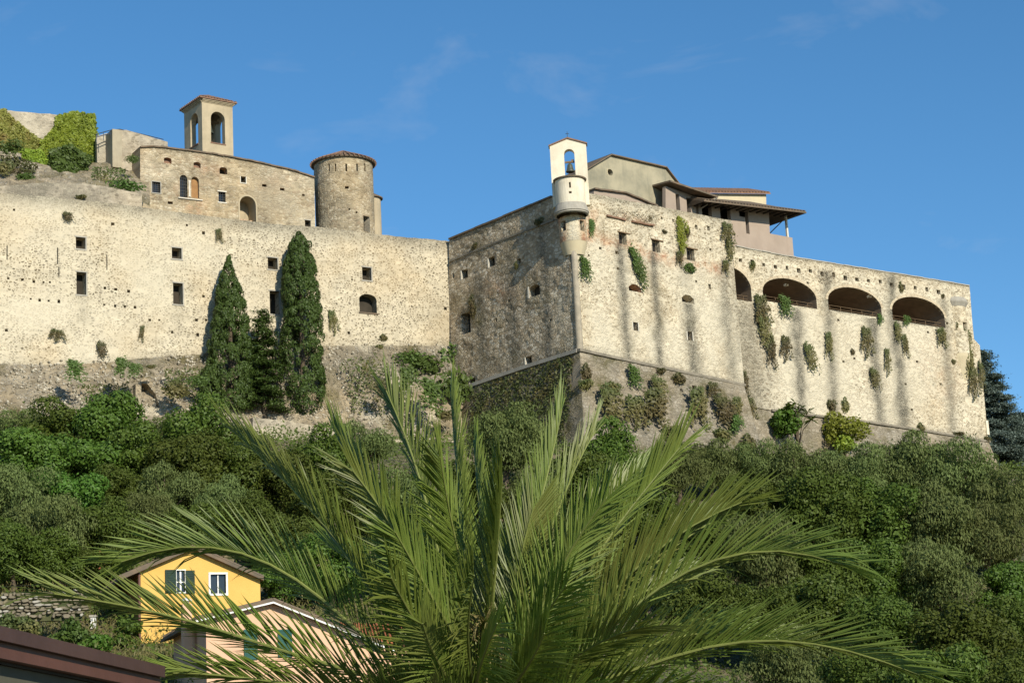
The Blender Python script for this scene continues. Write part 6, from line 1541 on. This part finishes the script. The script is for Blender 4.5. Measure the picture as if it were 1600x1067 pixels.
# flowering bush behind the yellow house
t = bush('flowering_bush', 'bush dotted with reddish flowers behind the yellow house eaves', 'broad', YH, -6.0, 170, 885, 70, 52, 2200, 0.12, seed=21)
rng = np.random.default_rng(9); C, d, c = lobed_crown(rng, 70, 0.9, 0.7, 12, 0.4); link('flowers', leaf_mesh('flowers', C + [0, 0, 0.9], d, 0.06, 0.8, M['flower'], rng), t)['kind'] = 'stuff'
bush('weedy_bush', 'straggly olive-green bush below the dry-stone wall at the left edge', 'caper', YH, 3.2, 30, 985, 90, 44, 2600, 0.10, seed=24)
bush('weedy_bush', 'low green weeds below the right end of the dry-stone wall', 'fresh', YH, 3.2, 100, 990, 80, 40, 2400, 0.10, seed=25)
bush('garden_bush', 'bright green bush between white pillar and yellow house', 'bright', YH, 0.8, 198, 990, 52, 70, 2400, 0.12, seed=22)
bush('garden_hedge', 'leafy hedge beneath the white pillar above the brown eaves', 'bright', YH, 3.0, 150, 1006, 70, 36, 1800, 0.11, seed=23)

# ------------------------------------------------------------------ undergrowth covering the hill between the trees (nobody could count it)
def undergrowth(name, mat, n, size, asp, x0, x1, y0, y1, h, seed, up=None, dens=0.45):
    rng = np.random.default_rng(seed); X = rng.uniform(x0, x1, n); Y = rng.uniform(y0, y1, n)
    k = fbm(X * 0.35, Y * 0.35, seed) > dens; X, Y = X[k], Y[k]
    yy = Y - 0.5 * X; k = (yy < 161); X, Y = X[k], Y[k]
    Z = terr(X, Y) + rng.uniform(0, 1, len(X)) ** 1.5 * h * (0.3 + 1.4 * fbm(X * 0.6, Y * 0.6, seed + 1))
    V, F, t = leaves(np.stack([X, Y, Z], 1), np.tile([0.1, -0.6, 0.8], (len(X), 1)), size, asp, rng, up, 0.7)
    return tag(obj(name, V, F, M[mat], attrs={'tone': t}), kind='stuff')
undergrowth('undergrowth', 'oak', 190000, 0.12, 0.55, -52, 68, 62, 194, 0.9, 3, dens=0.32)
undergrowth('tall_weeds', 'broad', 90000, 0.12, 0.5, -52, 68, 62, 194, 1.2, 5, dens=0.46)
undergrowth('brambles', 'olive', 60000, 0.11, 0.4, -46, 62, 128, 194, 1.1, 15, dens=0.5)
undergrowth('hill_grass', 'grass', 70000, 0.16, 0.16, -36, -4, 78, 112, 0.9, 7, np.array([0, 0, 1.0]), 0.25)
# ------------------------------------------------------------------ date palm in the foreground
PD = 16.0
HEART = at_depth(745, 1118, PD)
palm = thing('date_palm', 'large date palm spreading its long green fronds across the foreground', 'palm', (HEART[0], HEART[1], 0.0))
b = MB(); prof = []
nz = 16
for i in range(nz):
    z = (HEART[2] - 0.15) * i / (nz - 1) - 0.1; prof += [(0.33 + 0.035 * (i % 2), z), (0.36 - 0.03 * (i % 2), z + 0.05)]
prof += [(0.30, HEART[2] - 0.02), (0.12, HEART[2] + 0.1), (0.01, HEART[2] + 0.12)]
b.lathe([HEART[0], HEART[1], 0], prof, 22); b.build('trunk', M['bark'], palm)
FR = []
def frond(pts, depth, roll=50, lmax=0.46, npair=74, droop=0.12, mat='frond', vee=0.45, start=0.12, spread=1.0, cut=0.9):
    """pts: pixels along the rachis from heart to tip; depth: distances at the heart end and at the tip"""
    rng = np.random.default_rng(len(FR) * 13 + 5)
    npair = int(npair * 1.42)
    P = np.array([at_depth(x, y, depth[0] + (depth[1] - depth[0]) * i / (len(pts) - 1)) for i, (x, y) in enumerate(pts)])
    s = np.concatenate([[0], np.cumsum(np.linalg.norm(np.diff(P, axis=0), axis=1))]); n = 40; t = np.linspace(0, s[-1] * cut, n)
    # Catmull-like smoothing of the measured line
    Q = np.stack([np.interp(t, s, P[:, k]) for k in range(3)], 1)
    for _ in range(14): Q[1:-1] = 0.25 * Q[:-2] + 0.5 * Q[1:-1] + 0.25 * Q[2:]
    T = np.gradient(Q, axis=0); T /= np.linalg.norm(T, axis=1)[:, None]
    up = np.array([0.0, -0.12, 1.0]); N = up - (T @ up)[:, None] * T; N /= np.linalg.norm(N, axis=1)[:, None]; B = np.cross(T, N)
    r = math.radians(roll) if np.isscalar(roll) else np.radians(np.interp(np.linspace(0, 1, n), np.linspace(0, 1, len(roll)), roll))[:, None]
    N, B = N * np.cos(r) + B * np.sin(r), B * np.cos(r) - N * np.sin(r)
    LV, LT = [], []
    for side in (-1, 1):
        for i in range(npair):
            f = start + (1 - start) * (i + rng.uniform(-0.3, 0.3)) / npair; f = min(max(f, 0), 0.999); k = f * (n - 1); k0 = int(k); w = k - k0; k1 = min(k0 + 1, n - 1)
            c = Q[k0] * (1 - w) + Q[k1] * w; tt, nn, bb = T[k0], N[k0], B[k0]
            g = max(0.0, (f - start) / (1 - start)); ang = math.radians(46 - 26 * g + rng.normal(0, 3.5)) * spread
            v = vee + rng.normal(0, 0.12); ln_ = 1.30 * lmax * (0.62 + 0.38 * math.sin(math.pi * min(1, 0.2 + g * 0.75))) * rng.uniform(0.85, 1.08)
            d = tt * math.cos(ang) + (bb * side * math.cos(v) + nn * math.sin(v)) * math.sin(ang); d /= np.linalg.norm(d)
            wd = np.cross(d, nn * math.cos(v) - bb * side * math.sin(v)); wd /= np.linalg.norm(wd) + 1e-9
            hw = rng.uniform(0.0072, 0.0105); dr = np.array([0, 0, -droop * ln_ * (rng.uniform(0.0, 0.7) if rng.random() < 0.85 else rng.uniform(1, 3.5))])
            m1, m2, e = c + d * ln_ * 0.3 + dr * 0.08, c + d * ln_ * 0.68 + dr * 0.4, c + d * ln_ + dr
            fold = np.cross(wd, d) * hw * 0.5
            LV.append([c - wd * hw * 0.5, c + wd * hw * 0.5, m1 - wd * hw + fold, m1 + wd * hw + fold, m2 - wd * hw * 0.8 + fold, m2 + wd * hw * 0.8 + fold, e, m1 - fold * 0.6, m2 - fold * 0.6]); LT.append(min(max(rng.normal(0.5, 0.25), 0), 1))
    fo = thing_part('frond', palm)
    b = MB(); rad = np.interp(np.linspace(0, 1, 14), [0, 0.15, 1], [0.030, 0.017, 0.004]); b.tube([Q[int(j)] for j in np.linspace(0, n - 1, 14)], list(rad), 6)
    b.build('rachis', M['rachis'], fo)
    FR.append((fo, np.array(LV), np.array(LT), mat))
def thing_part(name, parent):
    o = bpy.data.objects.new(name, None); COL.objects.link(o); o.parent = parent; o.empty_display_size = 0.1; return o
LF = [(0, 1, 3, 7), (0, 7, 2), (2, 7, 8, 4), (7, 3, 5, 8), (4, 8, 6), (8, 5, 6)]
Hh = (745, 1118)
# left-hand fronds
frond([Hh, (560, 1050), (420, 1010), (310, 972), (200, 945), (70, 925)], (16, 15.0), 35, 0.50, cut=0.98)
frond([Hh, (640, 1060), (560, 985), (470, 905), (390, 862), (310, 848), (235, 858), (165, 888)], (16, 16.4), 48, 0.52, 84, cut=0.96)
frond([Hh, (660, 1040), (590, 940), (520, 835), (460, 765), (400, 705), (345, 655)], (16, 16.8), 42, 0.50, 84, cut=0.95)
frond([Hh, (690, 1020), (640, 900), (585, 790), (540, 705), (500, 635)], (16, 17.2), 60, 0.48, 80)
frond([Hh, (712, 1000), (685, 860), (655, 740), (622, 650), (580, 560)], (16, 16.2), 75, 0.46, 80)
frond([Hh, (730, 990), (725, 850), (714, 730), (707, 660), (701, 555)], (16, 17.2), 85, 0.38, 70)
frond([Hh, (735, 1000), (720, 880), (700, 790), (690, 730), (682, 675)], (16, 14.6), 70, 0.48, 64)
frond([Hh, (690, 1060), (640, 985), (580, 905), (530, 860), (480, 835)], (16, 17.4), 50, 0.42, 60)
# upright and right-hand fronds
frond([Hh, (765, 1000), (775, 880), (782, 790), (788, 700)], (16, 14.8), 85, 0.48, 64)
frond([Hh, (785, 1010), (820, 880), (848, 770), (868, 690), (888, 590)], (16, 16.8), -70, 0.44, 76)
frond([Hh, (790, 1020), (835, 900), (870, 800), (905, 715), (955, 632)], (16, 17.4), -60, 0.46, 76)
frond([Hh, (800, 1040), (850, 940), (890, 860), (930, 800), (975, 745)], (16, 15.0), -50, 0.50, 64)
frond([Hh, (830, 1040), (900, 920), (960, 825), (1020, 750), (1098, 655)], (16, 16.0), -46, 0.52, 84)
frond([Hh, (850, 1050), (930, 950), (1010, 870), (1095, 810), (1215, 762)], (16, 15.6), -40, 0.52, 84)
frond([Hh, (870, 1060), (960, 970), (1050, 900), (1140, 862), (1235, 855), (1345, 890)], (16, 15.4), -36, 0.50, 84, cut=0.96)
frond([Hh, (880, 1080), (980, 1050), (1090, 1010), (1200, 995), (1320, 1010), (1460, 1062)], (16, 15.2), -34, 0.50, 84, cut=0.97)
frond([Hh, (840, 1060), (910, 985), (985, 930), (1060, 905), (1130, 900)], (16, 17.6), -45, 0.44, 60)
# lower, nearer fronds that fill the base of the crown
frond([Hh, (620, 1090), (520, 1075), (410, 1062), (310, 1050), (215, 1052)], (16, 14.6), 30, 0.46, 66)
frond([Hh, (660, 1110), (610, 1095), (560, 1090), (500, 1100)], (16, 14.4), 30, 0.40, 40)
frond([Hh, (700, 1060), (660, 990), (625, 930), (600, 880)], (16, 14.2), 55, 0.46, 52)
frond([Hh, (735, 1050), (730, 990), (735, 930), (745, 875)], (16, 13.8), 80, 0.46, 50)
frond([Hh, (790, 1060), (830, 1000), (865, 940), (900, 895)], (16, 14.0), -55, 0.48, 52)
frond([Hh, (820, 1080), (890, 1030), (960, 990), (1040, 970)], (16, 14.2), -40, 0.48, 56)
frond([Hh, (860, 1100), (950, 1085), (1050, 1080), (1140, 1100)], (16, 14.2), -30, 0.46, 56)
frond([Hh, (680, 1100), (620, 1085), (560, 1095), (500, 1120)], (16, 14.0), 30, 0.44, 46)
frond([Hh, (760, 1040), (800, 960), (815, 890), (822, 830)], (16, 17.4), -80, 0.46, 56)
frond([Hh, (735, 1060), (700, 980), (672, 900), (650, 830)], (16, 17.6), 70, 0.46, 60)
frond([Hh, (760, 1070), (752, 1010), (756, 960), (775, 985), (800, 1040)], (16, 15.0), 20, 0.20, 26, 0.5, 'frond_dry')
# more fronds woven through the crown
frond([Hh, (700, 1010), (655, 905), (610, 815), (560, 745), (520, 700)], (16, 15.2), 58, 0.44, 64)
frond([Hh, (752, 1000), (756, 890), (750, 800), (742, 720), (738, 650)], (16, 18.0), 88, 0.40, 60)
frond([Hh, (800, 1030), (845, 920), (905, 830), (975, 760), (1040, 700)], (16, 17.8), -52, 0.46, 66)
frond([Hh, (830, 1060), (920, 990), (1000, 900), (1075, 835), (1160, 790)], (16, 17.0), -42, 0.48, 66)
frond([Hh, (860, 1080), (960, 1030), (1060, 990), (1150, 985), (1240, 1010)], (16, 16.6), -36, 0.46, 64)
frond([Hh, (745, 1050), (690, 960), (640, 870), (600, 800)], (16, 14.6), 62, 0.46, 56)
frond([Hh, (775, 1050), (800, 950), (815, 860), (842, 760)], (16, 15.6), -78, 0.46, 60)
frond([Hh, (715, 1085), (690, 1045), (668, 1000), (655, 955)], (15.6, 13.9), 55, 0.42, 44)
frond([Hh, (742, 1080), (750, 1040), (765, 1000), (785, 955)], (15.6, 13.6), -80, 0.42, 44)
frond([Hh, (785, 1090), (815, 1055), (840, 1015), (858, 970)], (15.6, 13.8), -60, 0.42, 44)
frond([Hh, (725, 1095), (705, 1080), (680, 1075), (650, 1085)], (15.6, 14.0), 40, 0.36, 34)
frond([Hh, (800, 1100), (850, 1075), (900, 1068), (960, 1085)], (15.6, 13.9), -36, 0.40, 40)
# fronds of the far side
for i, (tx, ty, dz) in enumerate([(560, 760, 18.4), (840, 760, 18.6), (980, 860, 18.4), (640, 820, 18.8)]):
    frond([Hh, ((745 + tx) / 2 + (tx - 745) * -0.06, (1118 + ty) / 2 - 20), (tx, ty)], (16, dz), 50 * (-1 if tx > 745 else 1), 0.44, 56)
# the 300 leaflets that show largest stand alone, the rest of each frond is joined
score = []
for fi, (fo, V, t, mat) in enumerate(FR):
    c = project(V[:, [0, 6]].reshape(-1, 3)).reshape(-1, 2, 2); ok = ((c > 0) & (c < [W_PX, H_PX])).all((1, 2)); l = np.linalg.norm(c[:, 1] - c[:, 0], axis=1) * ok
    score += [(l[i], fi, i) for i in range(len(V))]
score.sort(reverse=True); solo = {(fi, i) for _, fi, i in score[:300]}
for fi, (fo, V, t, mat) in enumerate(FR):
    rest = [i for i in range(len(V)) if (fi, i) not in solo]
    for i in range(len(V)):
        if (fi, i) in solo: obj('leaflet', V[i], LF, M[mat], fo, attrs={'tone': np.full(9, t[i])})
    A = V[rest].reshape(-1, 3); F = [tuple(9 * k + j for j in f) for k in range(len(rest)) for f in LF]
    obj('leaflets', A, F, M[mat], fo, attrs={'tone': np.repeat(t[rest], 9)})['kind'] = 'stuff'
